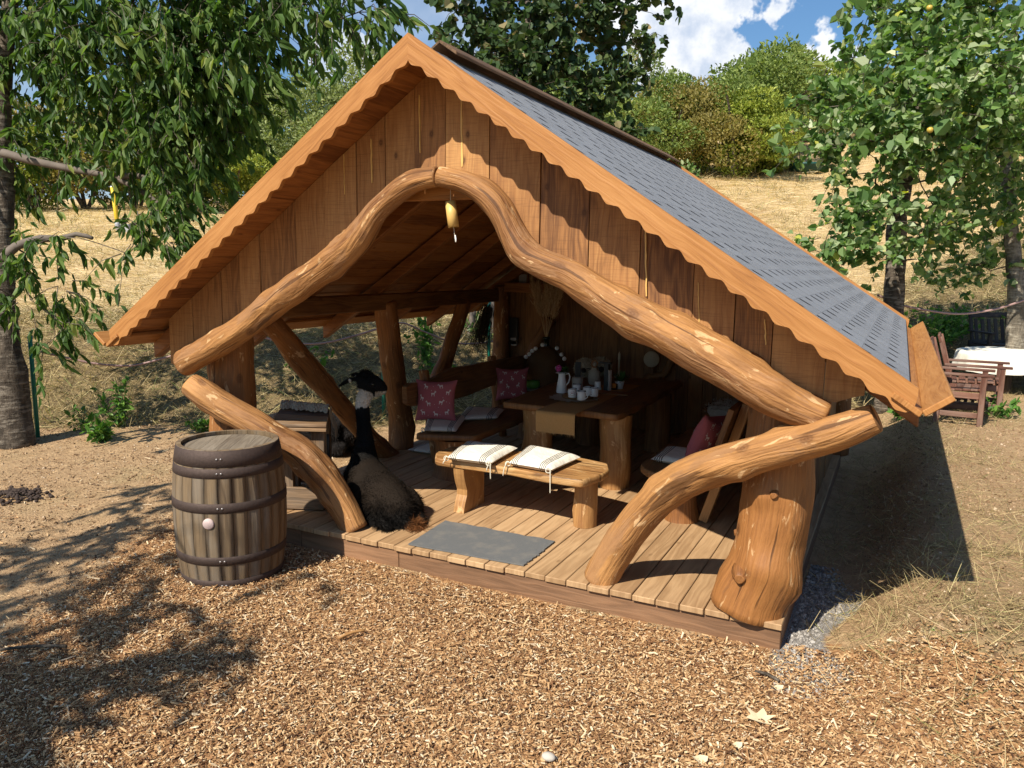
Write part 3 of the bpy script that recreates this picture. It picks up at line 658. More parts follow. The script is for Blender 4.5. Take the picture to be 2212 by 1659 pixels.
# bargeboards with scalloped lower edge
def barge(sgn,y,mat):
    L=HS*NS+.03; nper=25; N=nper*10; up=[];lo=[]
    for i in range(N+1):
        d=L*i/N; x=X0+sgn*d/NS; zt=ZAP-SL*d/NS+.004
        ph=(d/L*nper)%1.0; sc=.0125*(math.sin(2*PI*ph)+.22*math.sin(4*PI*ph))
        w=.150; 
        end=max(0,(d-(L-.065))/.065); we=w+sc*1.0
        cut=we*(1-.0*end)
        up.append((x,zt-(.05*end**3)*0)); lo.append((x,zt-cut*(1-(1-math.sqrt(max(0,1-end**2.2)))*.75)))
    # plumb cut at ridge
    b=B(); y2=y+.03; k=b.add([(p[0],y,p[1]) for p in up]+[(p[0],y,p[1]) for p in lo]+[(p[0],y2,p[1]) for p in up]+[(p[0],y2,p[1]) for p in lo]); n=N+1
    for i in range(N):
        d=L*i/N; dd=L*(i+1)/N
        b.face((k+i,k+i+1,k+n+i+1,k+n+i),[(0,d),(0,dd),((up[i+1][1]-lo[i+1][1])*.83,dd),((up[i][1]-lo[i][1])*.83,d)])
        b.face((k+2*n+i+1,k+2*n+i,k+3*n+i,k+3*n+i+1),[(0,dd),(0,d),(.17,d),(.17,dd)])
        b.face((k+i,k+2*n+i,k+2*n+i+1,k+i+1),[(0,d),(.03,d),(.03,dd),(0,dd)])
        b.face((k+n+i,k+n+i+1,k+3*n+i+1,k+3*n+i),[(0,d),(0,dd),(.03,dd),(.03,d)])
    for q in (0,N): b.face((k+q,k+n+q,k+3*n+q,k+2*n+q),[(0,0),(0,.17),(.03,.17),(.03,0)])
    return b
for sgn in (-1,1):
    o=barge(sgn,YB,'barge').build('bargeboard','barge',hut)
    barge(sgn,YBACK-.03,'barge').build('bargeboard','barge',hut)
# ridge cap boards
for sgn in (-1,1):
    b=B(); 
    P=lambda dd,y,dz:(X0+sgn*dd/NS,y,ZAP-SL*dd/NS+dz)
    for ya,yb in ((YB+.34,1.9),(1.905,YBACK-.05)):
        b.hexb([P(.0 if i&1==0 else .145,ya if i&2==0 else yb,.030 if i&4==0 else .052) for i in range(8)],1)
    b.build('ridge_board','ridge',hut)
# eave gutter planks
for sgn in (-1,1):
    b=B(); xe=X0+sgn*(HS-.015); ze=ZE-.06
    ins=np.array([sgn/NS,0,-SL/NS]); outd=unit([sgn*.80,0,.60]); nup=unit([sgn*SL,0,1]); nin=np.cross(outd,[0,1,0]); nin*=np.sign(nin@np.array([-sgn,0,1]))
    ya,yb=YB-.02,YBACK-.02
    A0=np.array([xe,0,ze]); A0=A0-ins*.06-nup*.012; A1=A0+ins*.15
    b.hexb([ (A0 if i&1==0 else A1)+np.array([0,ya if i&2==0 else yb,0])+nup*(-.028 if i&4==0 else 0) for i in range(8)],1)
    C0=A1+nup*.002-ins*.012; C1=C0+outd*.14
    b.hexb([ (C0 if i&1==0 else C1)+np.array([0,ya-.01 if i&2==0 else yb,0])-nin*(.03 if i&4==0 else 0) for i in range(8)],1)
    b.build('gutter_board','barge',hut)
# rafters with tails, plates, collar
rys=[-.62,.42,1.45,2.45,3.45,4.10]
for sgn in (-1,1):
    for y in rys:
        b=B(); 
        P=lambda dd,yy,dz:(X0+sgn*dd/NS,yy,ZAP-SL*dd/NS+dz)
        b.hexb([P(.05 if i&1==0 else HS*NS+.06,y-.045 if i&2==0 else y+.045,-.235 if i&4==0 else -.100) for i in range(8)],0,.008)
        b.build('rafter','soffit',hut)
for xs in (-1.36,2.86):
    b=B(); zt=roof(xs,-.20); b.hexb([(xs-.07 if i&1==0 else xs+.07,-.60 if i&2==0 else 4.15,zt-.17 if i&4==0 else zt-.01) for i in range(8)],1,.01)
    b.build('wall_plate','inner',hut)
zc=OY(960,430,-.60)[2]
b=B(); b.hexb([(X0-1.0 if i&1==0 else X0+1.0,-.62 if i&2==0 else -.55,zc-.005 if i&4==0 else zc+.09) for i in range(8)],0); b.build('collar_beam','barge',hut)
zt=OY(1150,622,3.95)[2]
b=B(); b.hexb([(-1.2 if i&1==0 else 2.7,3.93 if i&2==0 else 4.05,zt-.06 if i&4==0 else zt+.06) for i in range(8)],0); b.build('tie_beam','soffit',hut)
# arch logs
for L,sd_ in ((LL,1.3),(RL,5.7)):
    P,R=logpath(L,.03); b=B(); b.tube(P,R,30,.06,sd_,knobs=11); b.build('arch_log','log',hut)
# knee logs
def knee(pts,y_top,y_base,z_base=ZD,ybow=0):
    out=[];n=len(pts)
    for i,((px,py),w) in enumerate(pts):
        t=i/(n-1); y=y_top+(y_base-y_top)*sm(t*1.15) ; P=OY(px,py,y)
        out.append((P,span(P,w)/2))
    return out
KL=[((413,832),52),((440,850),60),((475,872),60),((540,912),60),((600,948),60),((640,972),66),((685,1015),70),((718,1060),66),((746,1105),60),((768,1146),56)]
KR=[((1893,905),62),((1850,920),72),((1800,936),78),((1740,953),80),((1660,975),80),((1600,992),82),((1540,1010),84),((1490,1030),84),((1450,1055),80),((1412,1088),76),((1375,1128),76),((1342,1172),76),((1316,1214),74),((1298,1252),74)]
yl=OZ(768,1142,ZD)[1]; yr=OZ(1300,1250,ZD)[1]
for K,ya,yb_,sd_ in ((KL,-.80,yl,2.2),(KR,-.86,yr,8.1)):
    pts=knee(K,ya,yb_); e=pts[-1]; pts[-1]=(np.array([e[0][0],e[0][1],ZD-.012]),e[1])
    P,R=logpath(pts,.03); b=B(); b.tube(P,R,30,.055,sd_,knobs=9); b.build('knee_log','log',hut)
# posts
def post(pts,mat,seed,n=22,rough=.05,knobs=4,label=None,flat=None):
    P,R=logpath(pts,.04); b=B(); b.tube(P,R,n,rough,seed,knobs=knobs,flat=flat); return b.build('post',mat,hut,label)
yp=-.42
rp=[]
for px,py,w in ((1617,1306,158),(1626,1280,158),(1640,1250,156),(1655,1205,152),(1667,1150,150),(1675,1110,148),(1681,1050,147),(1683,1000,147),(1684,940,146)):
    P=OY(px,py,yp); rp.append((P,span(P,w)/2))
rp[0]=(np.array([rp[0][0][0],rp[0][0][1],ZD-.01]),rp[0][1]*1.02)
top=rp[-1][0]; rp.append((np.array([top[0]+.02,top[1]+.05,roof(2.8,-.22)]),rp[-1][1]*.95))
post(rp,'logdark',4.4,30,.055,7,'thick flared post at the front right corner of the deck')
for px,py,rr_,sc in ((1599,1247,.034,1.0),(1672,1068,.022,.8),(1598,1150,.024,1.)):
    q=OY(px,py,yp-.20 if px<1640 or px>1660 else yp-.2); d=unit(np.array([CAM[0]-q[0]-.5,CAM[1]-q[1],-.4])); 
    if px==1598: q=OY(px,py,yp-.03); d=unit([-1,-.35,-.15])
    b=B(); b.tube([q-d*.07,q-d*.02,q+d*.012,q+d*.030*sc],[rr_*2.0,rr_*1.5,rr_*1.05,rr_*.8],14,.10,px*.1); b.build('branch_stub','logdark',hut)
lp=OY(504,880,yp); r=span(lp,97)/2
post([((lp[0]+.01,yp,-.05),r*1.04),((lp[0],yp,.6),r),((lp[0],yp,1.2),r*.98),((lp[0]+.0,yp,roof(lp[0],-.2)),r*.95)],'logdark',9.1)
mp=OZ(866,966,ZD); r=span(mp,50)/2; mt=OX(832,660,-1.36)
post([((mp[0],mp[1],ZD-.01),r*1.1),((mp[0],mp[1],.5),r),(OX(850,800,-1.36),r*.95),((mt[0],mt[1],roof(-1.36,-.3)),r*.9)],'logdark',6.3)
bp_=(-1.3,4.06); post([((*bp_,ZD-.01),.115),((*bp_,1.0),.11),((*bp_,roof(-1.3,-.22)),.10)],'logdark',3.3)
post([((2.86,4.06,ZD-.01),.115),((2.86,4.06,1.5),.10)],'logdark',3.9)
# braces in the open left side
b=B(); pts=[]
for px,py,w in ((578,690,46),(610,725,46),(640,765,50),(665,795,52),(700,835,46),(740,880,44),(775,920,44),(805,955,44),(835,980,40),(862,992,30)):
    P=OX(px,py,-1.36+.0); pts.append((P,span(P,w)/2))
P,R=logpath(pts,.04); b.tube(P,R,18,.06,1.9,knobs=5); b.build('brace','logdark',hut)
b=B(); pts=[]
for px,py,w in ((1003,650,30),(992,690,31),(975,735,32),(962,780,34),(948,815,36),(940,870,36),(936,925,36)):
    P=OX(px,py,-1.36); pts.append((P,span(P,w)/2))
P,R=logpath(pts,.04); b.tube(P,R,16,.06,2.9,knobs=3); b.build('brace','logdark',hut)
# brace in the dark back corner and beside the disc lamp
b=B(); pts=[(OY(px,py,4.02),.07) for px,py in ((1190,690),(1150,760),(1120,830))]; P,R=logpath(pts,.05); b.tube(P,R,14,.06,3.9); b.build('brace','inner',hut)

# wind chime
a=OY(977,465,-.66); chime=thing('wind_chime','bamboo tube wind chime hanging below the peak of the log arch','wind chime',(a[0],a[1],a[2]-.15))
t0=OY(973,435,-.66); t1=OY(980,491,-.66); rr=span(a,24)/2
b=B(); ax=unit(t0-t1); fr=frame(np.cross(ax,[0,1,0]),ax)
b.lathe([(rr*.8,0),(rr,0),(rr,np.linalg.norm(t0-t1)*.5),(rr*.98,np.linalg.norm(t0-t1)),(rr*.8,np.linalg.norm(t0-t1)-.004),(rr*.75,.02)],t1,20,M3=fr); b.build('bamboo_tube','bamboo',chime)
b=B(); b.tube([t0+np.array([0,0,.10]),t0-ax*.01],[.0018,.0018],5,0,cap=False); b.build('string','rope',chime); b=B(); b.tube([t1+ax*.02,OY(984,523,-.66)],[.0018,.0018],5,0,cap=False); b.build('string','rope',chime)
b=B(); p0=OY(983,508,-.66);p1=OY(985,522,-.66); b.tube([p0,(p0+p1)/2,p1],[.004,.007,.003],6,0,flat=(1,.3)); b.build('wind_catcher','white',chime)
# ------------------------------------------------------------------ furniture and small things
def cushion(name,label,cat,corners,t,mat,group=None,ties=(),seed=0,parent=None,sag=.25):
    """corners: front-left, front-right, back-right, back-left at the underside"""
    c=[np.asarray(p,float) for p in corners]; n=18; b=B(); nrm=unit(np.cross(c[1]-c[0],c[3]-c[0])); 
    def pos(u,v,top):
        p=(c[0]*(1-u)+c[1]*u)*(1-v)+(c[3]*(1-u)+c[2]*u)*v
        e=max(abs(2*u-1),abs(2*v-1)); eu=1-abs(2*u-1)**5; ev=1-abs(2*v-1)**5; h=(eu*ev)**.38
        nn=.10*noise.noise((u*4+seed,v*4,seed))+.05*noise.noise((u*9+seed,v*9,seed))
        z=t*(.5+.5*h*(1+nn*1.6)) if top else t*(.5-.5*h)
        # sides pulled in a little between corners
        q=((1-(2*u-1)**2)*(2*v-1)*.03,(1-(2*v-1)**2)*(2*u-1)*.03)
        p=p-(c[3]-c[0])*q[0]*.5-(c[1]-c[0])*q[1]*.5
        return p+nrm*z
    for top in (True,False):
        k=b.add([pos(i/n,j/n,top) for j in range(n+1) for i in range(n+1)])
        for j in range(n):
            for i in range(n):
                q=(k+j*(n+1)+i,k+j*(n+1)+i+1,k+(j+1)*(n+1)+i+1,k+(j+1)*(n+1)+i)
                uv=[(i/n,j/n),((i+1)/n,j/n),((i+1)/n,(j+1)/n),(i/n,(j+1)/n)]
                if not top: q=q[::-1]; uv=uv[::-1]
                b.face(q,uv,True)
    base=sum(c)/4; root=thing(name,label,cat,base,group)
    b.build('pad',mat,root)
    for (u,v),drops in ties:
        p=pos(u,v,True)*.5+pos(u,v,False)*.5; tb=B()
        out=unit((c[0]-c[3]))*.02
        for dx,dl in drops:
            path=[p,p+out+np.array([dx*.4,0,.008]),p+out*1.6+np.array([dx*.8,0,-.03]),p+out*1.8+np.array([dx,0,-dl*.6]),p+out*1.7+np.array([dx*1.15,0,-dl])]
            S_=spline(path,.012); tb.tube(S_,np.full(len(S_),.0042),6,0)
        lp=[p+out*.5+np.array([math.cos(a)*.022-.012,-.006*math.sin(a*2),math.sin(a)*.018-.006]) for a in np.linspace(0,2*PI,14)]
        tb.tube(lp,np.full(14,.0038),6,0); tb.build('tie','rope',root)
    return root
def prism_z(b,poly,z0,z1,uvdir=None):
    P=[(p[0],p[1],z1) for p in poly]; u=unit(np.array([*(np.array(P[1])-np.array(P[0]))[:2],0])) if uvdir is None else unit(uvdir)
    b.prism(P,(0,0,z0-z1),(np.cross([0,0,1],u),u))
def rounded(poly,r=.04,n=4):
    out=[];m=len(poly)
    for i in range(m):
        p0=np.array(poly[i-1][:2]);p=np.array(poly[i][:2]);p1=np.array(poly[(i+1)%m][:2])
        a=p+unit(p0-p)*min(r,np.linalg.norm(p0-p)*.45); c=p+unit(p1-p)*min(r,np.linalg.norm(p1-p)*.45)
        for t in np.linspace(0,1,n): out.append((1-t)**2*a+2*t*(1-t)*p+t*t*c)
    return out
def wavy(poly,amp=.008,step=.06,seed=0):
    out=[];m=len(poly)
    for i in range(m):
        p=np.array(poly[i][:2]);q=np.array(poly[(i+1)%m][:2]); L=np.linalg.norm(q-p); k=max(1,int(L/step)); d=(q-p)/(L+1e-9); nn=np.array([-d[1],d[0]])
        for j in range(k): 
            t=j/k; w=p+d*L*t; out.append(w+nn*amp*noise.noise((w[0]*4+seed,w[1]*4,seed))*2)
    return out
def slab(b,poly,z0,z1,uvdir,seed=0,r=.05,amp=.01,ch=.012):
    pl=wavy(rounded(poly,r),amp,.05,seed); P=np.array(pl); c=P.mean(0)
    ins=c+(P-c)*(1-ch/np.abs(P-c).max()*1.2)
    n=len(P); u=unit(uvdir); v=np.cross([0,0,1],u)
    rings=[(ins,z0),(P,z0+ch),(P,z1-ch),(ins,z1)]
    k=b.add([(p[0],p[1],z) for R_,z in rings for p in R_])
    U=lambda i:(float(np.array(b.v[i])@v),float(np.array(b.v[i])@u))
    for a in range(3):
        for i in range(n):
            j=(i+1)%n; q=(k+a*n+i,k+a*n+j,k+(a+1)*n+j,k+(a+1)*n+i)
            d=np.array(b.v[q[1]])-np.array(b.v[q[0]])
            uv=[(b.v[t][2]+U(t)[0]*.5,U(t)[1]) for t in q] if abs(d@u)>abs(d@v) else [(U(t)[0],b.v[t][2]*1.0) for t in q]
            b.face(q,uv,True)
    t=tuple(k+3*n+i for i in range(n)); b.face(t,[U(i) for i in t]); t=tuple(k+i for i in range(n-1,-1,-1)); b.face(t,[U(i) for i in t])

SZ=.60
# front bench
fb=thing('front_bench','low sunlit wooden bench with two striped cushions at the hut entrance','bench',(.85,.35,ZD))
poly=[OZ(px,py,SZ)[:2] for px,py in ((940,989),(943,976),(974,964),(1030,966),(1235,985),(1314,1001),(1317,1014),(1301,1024),(1258,1037),(1180,1026),(1100,1010),(985,996))]
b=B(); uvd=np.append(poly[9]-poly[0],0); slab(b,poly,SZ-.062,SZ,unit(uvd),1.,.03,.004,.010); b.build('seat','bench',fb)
L=OZ(1003,1110,ZD);L2=OZ(1036,1083,ZD); Lb=L+np.array([-.11,.02,0]); 
b=B(); pts=[((L+Lb)/2*.5+ (L2+Lb+np.array([0,.28,0]))/2*.5)]
c0=np.array([L[0]-.055,(L[1]+L2[1])/2,0])
ring=lambda z,w:[(c0[0]-.045,c0[1]-.165*w,z),(c0[0]+.05,c0[1]-.165*w,z),(c0[0]+.05,c0[1]+.165,z),(c0[0]-.045,c0[1]+.165,z)]
zs=np.linspace(ZD,SZ-.063,9); kk=[b.add(ring(z,1+.12*math.sin(z*14)-.15*math.exp(-((z-.33)/.06)**2))) for z in zs]
for a in range(8):
    for i in range(4):
        j=(i+1)%4; b.face((kk[a]+i,kk[a]+j,kk[a+1]+j,kk[a+1]+i),[(i*.1,zs[a]),(i*.1+.1,zs[a]),(i*.1+.1,zs[a+1]),(i*.1,zs[a+1])])
b.build('leg','bench',fb)
c1=OZ(1261,1136,ZD); b=B(); r1=span(c1,50)/2
b.tube(spline([(c1[0],c1[1]+.03,ZD),(c1[0],c1[1]+.03,.36),(c1[0],c1[1]+.03,SZ-.063)],.05),np.full(len(spline([(0,0,0),(0,0,.19),(0,0,.367)],.05)),r1),20,.03,3.,cap=False,flat=(1.0,1.35) if False else None,knobs=2); b.build('leg','bench',fb)
cz=SZ+.003
def czz(pts,z=cz): return [OZ(px,py,z) for px,py in pts]
G='striped linen seat cushions'
cushion('seat_cushion','cream striped cushion on the sunny front bench, the one nearer the llama','cushion',czz(((965,998),(1061,1010),(1118,977),(1006,964))),.072,'linen',G,[((.02,.02),[(-.03,.05)]),((.97,.02),[(.01,.12),(-.02,.06)])],1)
cushion('seat_cushion','cream striped cushion on the sunny front bench, the one nearer the mat','cushion',czz(((1098,1010),(1190,1026),(1254,997),(1142,972))),.072,'linen',G,[((.02,.02),[(-.04,.10)]),((.97,.02),[(.01,.17)])],4)
# doormat
P=[OZ(px,py,ZD)[:2] for px,py in ((882,1178),(962,1127),(1199,1172),(1131,1224))]
b=B(); pl=[]
for i in range(4):
    p=P[i];q=P[(i+1)%4]; n=26 if i in(2,) else 16
    for j in range(n):
        t=j/n; w=p+(q-p)*t; jag=(random.uniform(-.014,.014) if i in (2,1) and random.random()<.45 else random.uniform(-.002,.002)); nn=unit(np.array([-(q-p)[1],(q-p)[0]])); pl.append(w+nn*jag)
prism_z(b,pl,ZD+.003,ZD+.012); tag(b.build('doormat','doormat'),'worn grey felt mat with frayed edges on the deck boards','mat')
# dining table
TZ=.90; tb=thing('dining_table','big dark timber slab table in the middle of the hut','table',(.68,2.4,ZD))
poly=[OZ(px,py,TZ)[:2] for px,py in ((1081,868),(1200,880),(1334,896),(1353,889))]+[(1.26,3.55),(.02,3.45)]
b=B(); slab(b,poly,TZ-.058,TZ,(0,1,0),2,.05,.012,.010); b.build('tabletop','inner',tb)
for (x,y),r in (((1.13,1.62),.145),((.32,1.68),.14),((1.08,3.2),.14),((.30,3.15),.14)):
    b=B(); S_=spline([(x,y,ZD),(x+.01,y,.5),(x,y,TZ-.06)],.05); b.tube(S_,np.linspace(r*1.02,r*.97,len(S_)),20,.05,x*5+y,cap=False,knobs=2); b.build('leg','bench' if y<2 else 'inner',tb)  # far legs get the wood copy coloured darker for interior shade
# bench builder for the two long benches
def long_bench(name,label,poly,legs,back,uvd=(0,1,0),seed=0):
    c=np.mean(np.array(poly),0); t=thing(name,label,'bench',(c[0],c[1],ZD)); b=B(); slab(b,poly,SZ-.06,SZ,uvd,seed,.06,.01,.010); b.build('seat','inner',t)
    for (x,y,rx,ry) in legs:
        b=B(); S_=spline([(x,y,ZD),(x,y,.35),(x,y,SZ-.062)],.05); R_=np.interp(np.linspace(0,1,len(S_)),[0,.2,.7,1],[1.12,1.0,.95,1.05])
        b.tube(S_,R_*rx,20,.05,x*3+y,cap=False,flat=(ry/rx,1) if True else None,knobs=2); b.build('leg','logdark',t)
    if back:
        pl,thk=back; b=B(); n=len(pl)
        b.prism(pl,thk,((0,0,1),(0,1,0))); b.build('backrest','inner',t)
    return t
lb=long_bench('long_bench','dark long bench with plank backrest along the open left side','' or [(-.58,.93),(-.05,1.12),(-.08,3.3),(-.60,3.3)],[(-.30,1.22,.19,.22),(-.33,3.05,.15,.2)],None,seed=3)
# plank backrest of the left bench
def XB(px,py): return OX(px,py,-.80)
up=[XB(*q) for q in ((878,836),(890,828),(925,823),(950,812),(975,797),(1000,792),(1040,785),(1090,776),(1140,768))]; lo=[XB(*q) for q in ((1140,812),(1100,822),(1050,838),(1010,855),(985,862),(960,866),(925,872),(890,878),(880,872))]
b=B(); b.prism(up+lo,(-.055,0,0),((0,0,1),(0,1,0))); b.build('backrest','inner',lb)
for y in (XB(930,850)[1],3.0):
    b=B(); b.tube(spline([(-.72,y,ZD),(-.80,y,.6),(-.88,y,1.1)],.06),np.full(len(spline([(-.72,y,ZD),(-.80,y,.6),(-.88,y,1.1)],.06)),.05),12,.05,y); b.build('back_support','logdark',lb)
rb=long_bench('long_bench','dark bench with slanted timber backrest at the right wall of the hut',[(1.60,.86),(1.72,.70),(2.12,.66),(2.16,3.2),(1.62,3.2)],[(1.92,.98,.125,.12),(1.9,2.9,.12,.13)],None,seed=5)
for y0 in (1.0,2.7):
    b=B(); f=frame((0,1,0),unit([.30,0,1.0])); b.box((2.24,y0,.66),(.10,.07,1.0),f,2); b.build('back_support','bench' if y0<2 else 'inner',rb)  # rear support uses the copy with interior shade in its colour
b=B(); f=frame((0,1,0),unit([.30,0,1.0])); b.box((2.27,1.9,.99),(2.35,.045,.30),f,0); b.build('backrest','inner',rb)
kb=long_bench('long_bench','bench under the back wall half hidden by sheepskins','' or [(1.45,3.62),(2.75,3.62),(2.75,4.1),(1.45,4.1)],[(1.6,3.85,.1,.15),(2.6,3.85,.1,.15)],None,(1,0,0),seed=8)
cz=SZ+.003
cushion('seat_cushion','shaded striped cushion on the left bench nearest the entrance','cushion',czz(((915,936),(985,938),(1010,905),(925,905))),.055,'linen',G,[((.0,.1),[(-.03,.05)])],2)
cushion('seat_cushion','plain shaded cushion on the left bench beside the table edge','cushion',czz(((985,912),(1075,908),(1090,890),(1010,884))),.05,'linen',G,(),5)
cushion('seat_cushion','striped cushion on the right bench beneath the red pillow','cushion',[np.array(p) for p in ((1.66,.95,cz),(2.12,.90,cz),(2.12,1.42,cz),(1.66,1.45,cz))],.06,'linen',G,(),7)
cushion('seat_cushion','pale cushion lying on the bench under the back wall','cushion',[np.array(p) for p in ((2.2,3.60,cz),(2.72,3.60,cz),(2.72,4.05,cz),(2.2,4.05,cz))],.06,'linen',G,[((.98,.02),[(.01,.2)])],8)
cushion('seat_cushion','pale cushion lying on the floor behind the left bench','cushion',[np.array(p) for p in ((-1.22,1.75,ZD+.004),(-.86,1.75,ZD+.004),(-.82,2.15,ZD+.004),(-1.2,2.15,ZD+.004))],.05,'linen',G,(),9)
# red pillows with white animal prints
LLAMA=[(-.5,-.5),(-.38,-.5),(-.36,-.1),(.0,-.1),(.02,-.5),(.14,-.5),(.16,.05),(.28,.38),(.48,.36),(.48,.52),(.30,.62),(.24,.74),(.18,.6),(.02,.2),(-.5,.22),(-.6,.05),(-.5,-.1)]
def pillow(label,c,xa,ya,size,t,seed=0,nprint=12):
    xa=unit(xa); ya=np.asarray(ya,float); ya=unit(ya-xa*(xa@ya)); na=np.cross(xa,ya); c=np.asarray(c,float); n=22
    def pos(u,v,s,lift=0):
        x=2*u-1;y=2*v-1; pin=1-.10*(1-x*x)*abs(y)**3-.0; pin2=1-.10*(1-y*y)*abs(x)**3
        h=((1-x**2)*(1-y**2)); h=max(h,0)**.45*(1+.12*noise.noise((x*1.7+seed,y*1.7,seed)))
        corner=.12*max(0,abs(x)-.6)*max(0,abs(y)-.6)*6
        return c+xa*x*size/2*pin2*(1+corner*.3)+ya*y*size/2*pin*(1+corner*.3)+na*(s*(t/2*h+lift))
    b=B()
    for s in (1,-1):
        k=b.add([pos(i/n,j/n,s) for j in range(n+1) for i in range(n+1)])
        for j in range(n):
            for i in range(n):
                q=(k+j*(n+1)+i,k+j*(n+1)+i+1,k+(j+1)*(n+1)+i+1,k+(j+1)*(n+1)+i); uv=[(i/n,j/n),((i+1)/n,j/n),((i+1)/n,(j+1)/n),(i/n,(j+1)/n)]
                if s<0: q=q[::-1]; uv=uv[::-1]
                b.face(q,uv,True)
    root=thing('red_pillow',label,'pillow',c-np.array([0,0,size/2]),'red pillows with white animal prints'); b.build('cover','redcloth',root)
    pb=B(); rnd=random.Random(seed)
    cells=[(.2,.2),(.52,.16),(.82,.22),(.34,.42),(.68,.46),(.16,.56),(.48,.66),(.84,.70),(.26,.84),(.62,.86)]
    for s in (1,-1):
        for (u,v) in cells:
            fl=rnd.choice([-1,1]); sc=.085; an=rnd.uniform(-.4,.4)
            P=[]
            for (x,y) in LLAMA:
                x*=fl; X_=x*math.cos(an)-y*math.sin(an); Y_=x*math.sin(an)+y*math.cos(an)
                P.append(pos(min(.97,max(.03,u+X_*sc*1.35)),min(.97,max(.03,v+Y_*sc*1.35)),s,.0022))
            k=pb.add(P); pb.face(tuple(range(k,k+len(P))),[(0,0)]*len(P))
        for _ in range(14):
            u,v=rnd.uniform(.1,.9),rnd.uniform(.1,.9); P=[pos(u+math.cos(a)*.009,v+math.sin(a)*.009,s,.002) for a in np.linspace(0,2*PI,6)[:-1]]; k=pb.add(P); pb.face(tuple(range(k,k+5)),[(0,0)]*5)
    pb.build('print','print',root)['kind']='stuff'; return root
pc=OX(942,880,-.62); pillow('red pillow propped upright at the near end of the left bench',(pc[0],pc[1],SZ+.055+.19),(.93,.36,0),(-.13,.12,1),.40,.17,3)
pc=OX(1106,840,-.62); pillow('dim red pillow at the far end of the left bench behind the table',(pc[0],pc[1],SZ+.19),(.85,.5,0),(-.2,.1,1),.38,.16,5)
pc=OX(1478,950,2.02); pillow('red pillow leaning on the slanted backrest of the right bench',(2.05,1.16,SZ+.06+.165),(.25,.95,-.12),(.40,.10,.9),.38,.16,8)
pillow('red pillow in the dark far right corner of the back bench',(2.50,3.98,SZ+.05+.17),(1,.1,0),(.05,.25,1),.36,.15,11)
# sheepskins
def fleece(name,label,patches,mat,n,L,seed=0):
    Vs=[];Fs=[]
    root=None; b=B()
    for (c,xa,ya,sx,sy,lump) in patches:
        xa=unit(xa);ya=unit(ya);na=np.cross(xa,ya); m=14; k=b.add([np.asarray(c)+xa*sx*(i/m-.5)*(1-.18*math.sin(j/m*PI*2+seed)**2)+ya*sy*(j/m-.5)+na*lump*(1.2*max(0,(1-(2*i/m-1)**4))*(max(0,1-(2*j/m-1)**4))+.35*noise.noise((i*.5,j*.5,seed))) for j in range(m+1) for i in range(m+1)])
        for j in range(m):
            for i in range(m): b.face((k+j*(m+1)+i,k+j*(m+1)+i+1,k+(j+1)*(m+1)+i+1,k+(j+1)*(m+1)+i),[(i/m,j/m)]*4,True)
    P=np.array(b.v); c=P.mean(0); o=b.build(name,mat); tag(o,label,'sheepskin')
    ii=RNG.integers(0,len(P),n); d=rdir(n)*.9+np.array([0,-.2,.5]); d/=np.linalg.norm(d,axis=1)[:,None]
    V,F=blades(n,P[ii]+RNG.normal(0,.02,(n,3)),d,rdir(n),RNG.uniform(.5,1,n)*L,np.full(n,.005))
    hs=np_mesh('wool',V,F,mat,o); hs['kind']='stuff'
    return o
fleece('sheepskin','pale sheepskin draped over the bench below the back wall',[((1.83,3.80,SZ+.02),(1,0,0),(0,1,0),.62,.5,.03),((1.83,3.56,SZ-.13),(1,0,0),(0,.12,1),.60,.36,.03)],'sheepskin',2600,.035,1)
# runner, lace mat, crockery
def onT(px,py,z=TZ): return OZ(px,py,z)
r=[onT(1158,885),onT(1245,893),onT(1312,850),onT(1255,845)]
b=B(); n=10
fr_=[]; A0,A1=r[0],r[1]; d_=unit(np.array([A0[0]-A1[0],A0[1]-A1[1],0])); fwd=np.array([0,-1,0])
eL=OZ(1160,886,TZ); eR=OZ(1246,894,TZ); 
yedge=min(eL[1],eR[1])-.012
xs=(eL[0],eR[0])
prof=[(3.0,TZ+.004),(2.2,TZ+.004),(1.6,TZ+.004),(yedge+.02,TZ+.004),(yedge-.006,TZ-.004),(yedge-.012,TZ-.03),(yedge-.012,TZ-.10),(yedge-.008,TZ-.185)]
m=8
k=b.add([(xs[0]+(xs[1]-xs[0])*i/m,y+.006*math.sin(i*1.3)*(z<TZ-.02),z) for y,z in prof for i in range(m+1)])
for a in range(len(prof)-1):
    for i in range(m): b.face((k+a*(m+1)+i,k+a*(m+1)+i+1,k+(a+1)*(m+1)+i+1,k+(a+1)*(m+1)+i),[(i/m,a*.1)]*4,True)
for i in range(70):
    x=xs[0]+(xs[1]-xs[0])*random.random(); P0=np.array([x,yedge-.009,TZ-.183]); P1=P0+np.array([random.uniform(-.012,.012),random.uniform(-.01,.0),-random.uniform(.01,.035)]); q=b.add([P0,P0+[.003,0,0],P1]); b.face((q,q+1,q+2),[(0,0)]*3)
tag(b.build('table_runner','burlap'),'brown burlap runner hanging over the front edge of the table','table runner')
c=onT(1240,862); b=B(); n=40; k=b.add([(c[0],c[1],TZ+.010)]); rings=[]
for rr_,zz_ in ((.12,.009),(.19,.010),(.235,.008)):
    rings.append(b.add([(c[0]+rr_*1.0*math.cos(a)*(1+.06*math.cos(a*13+rr_*30)),c[1]+rr_*math.sin(a)*(1+.06*math.cos(a*13+rr_*30)),TZ+zz_+(.010*abs(math.sin(a*9)) if rr_>.2 else 0)) for a in np.linspace(0,2*PI,n,endpoint=False)]))
for j in range(n):
    j2=(j+1)%n; b.face((k,rings[0]+j,rings[0]+j2),[(0,0)]*3,True)
    for a in range(2): b.face((rings[a]+j,rings[a+1]+j,rings[a+1]+j2,rings[a]+j2),[(0,0)]*4,True)
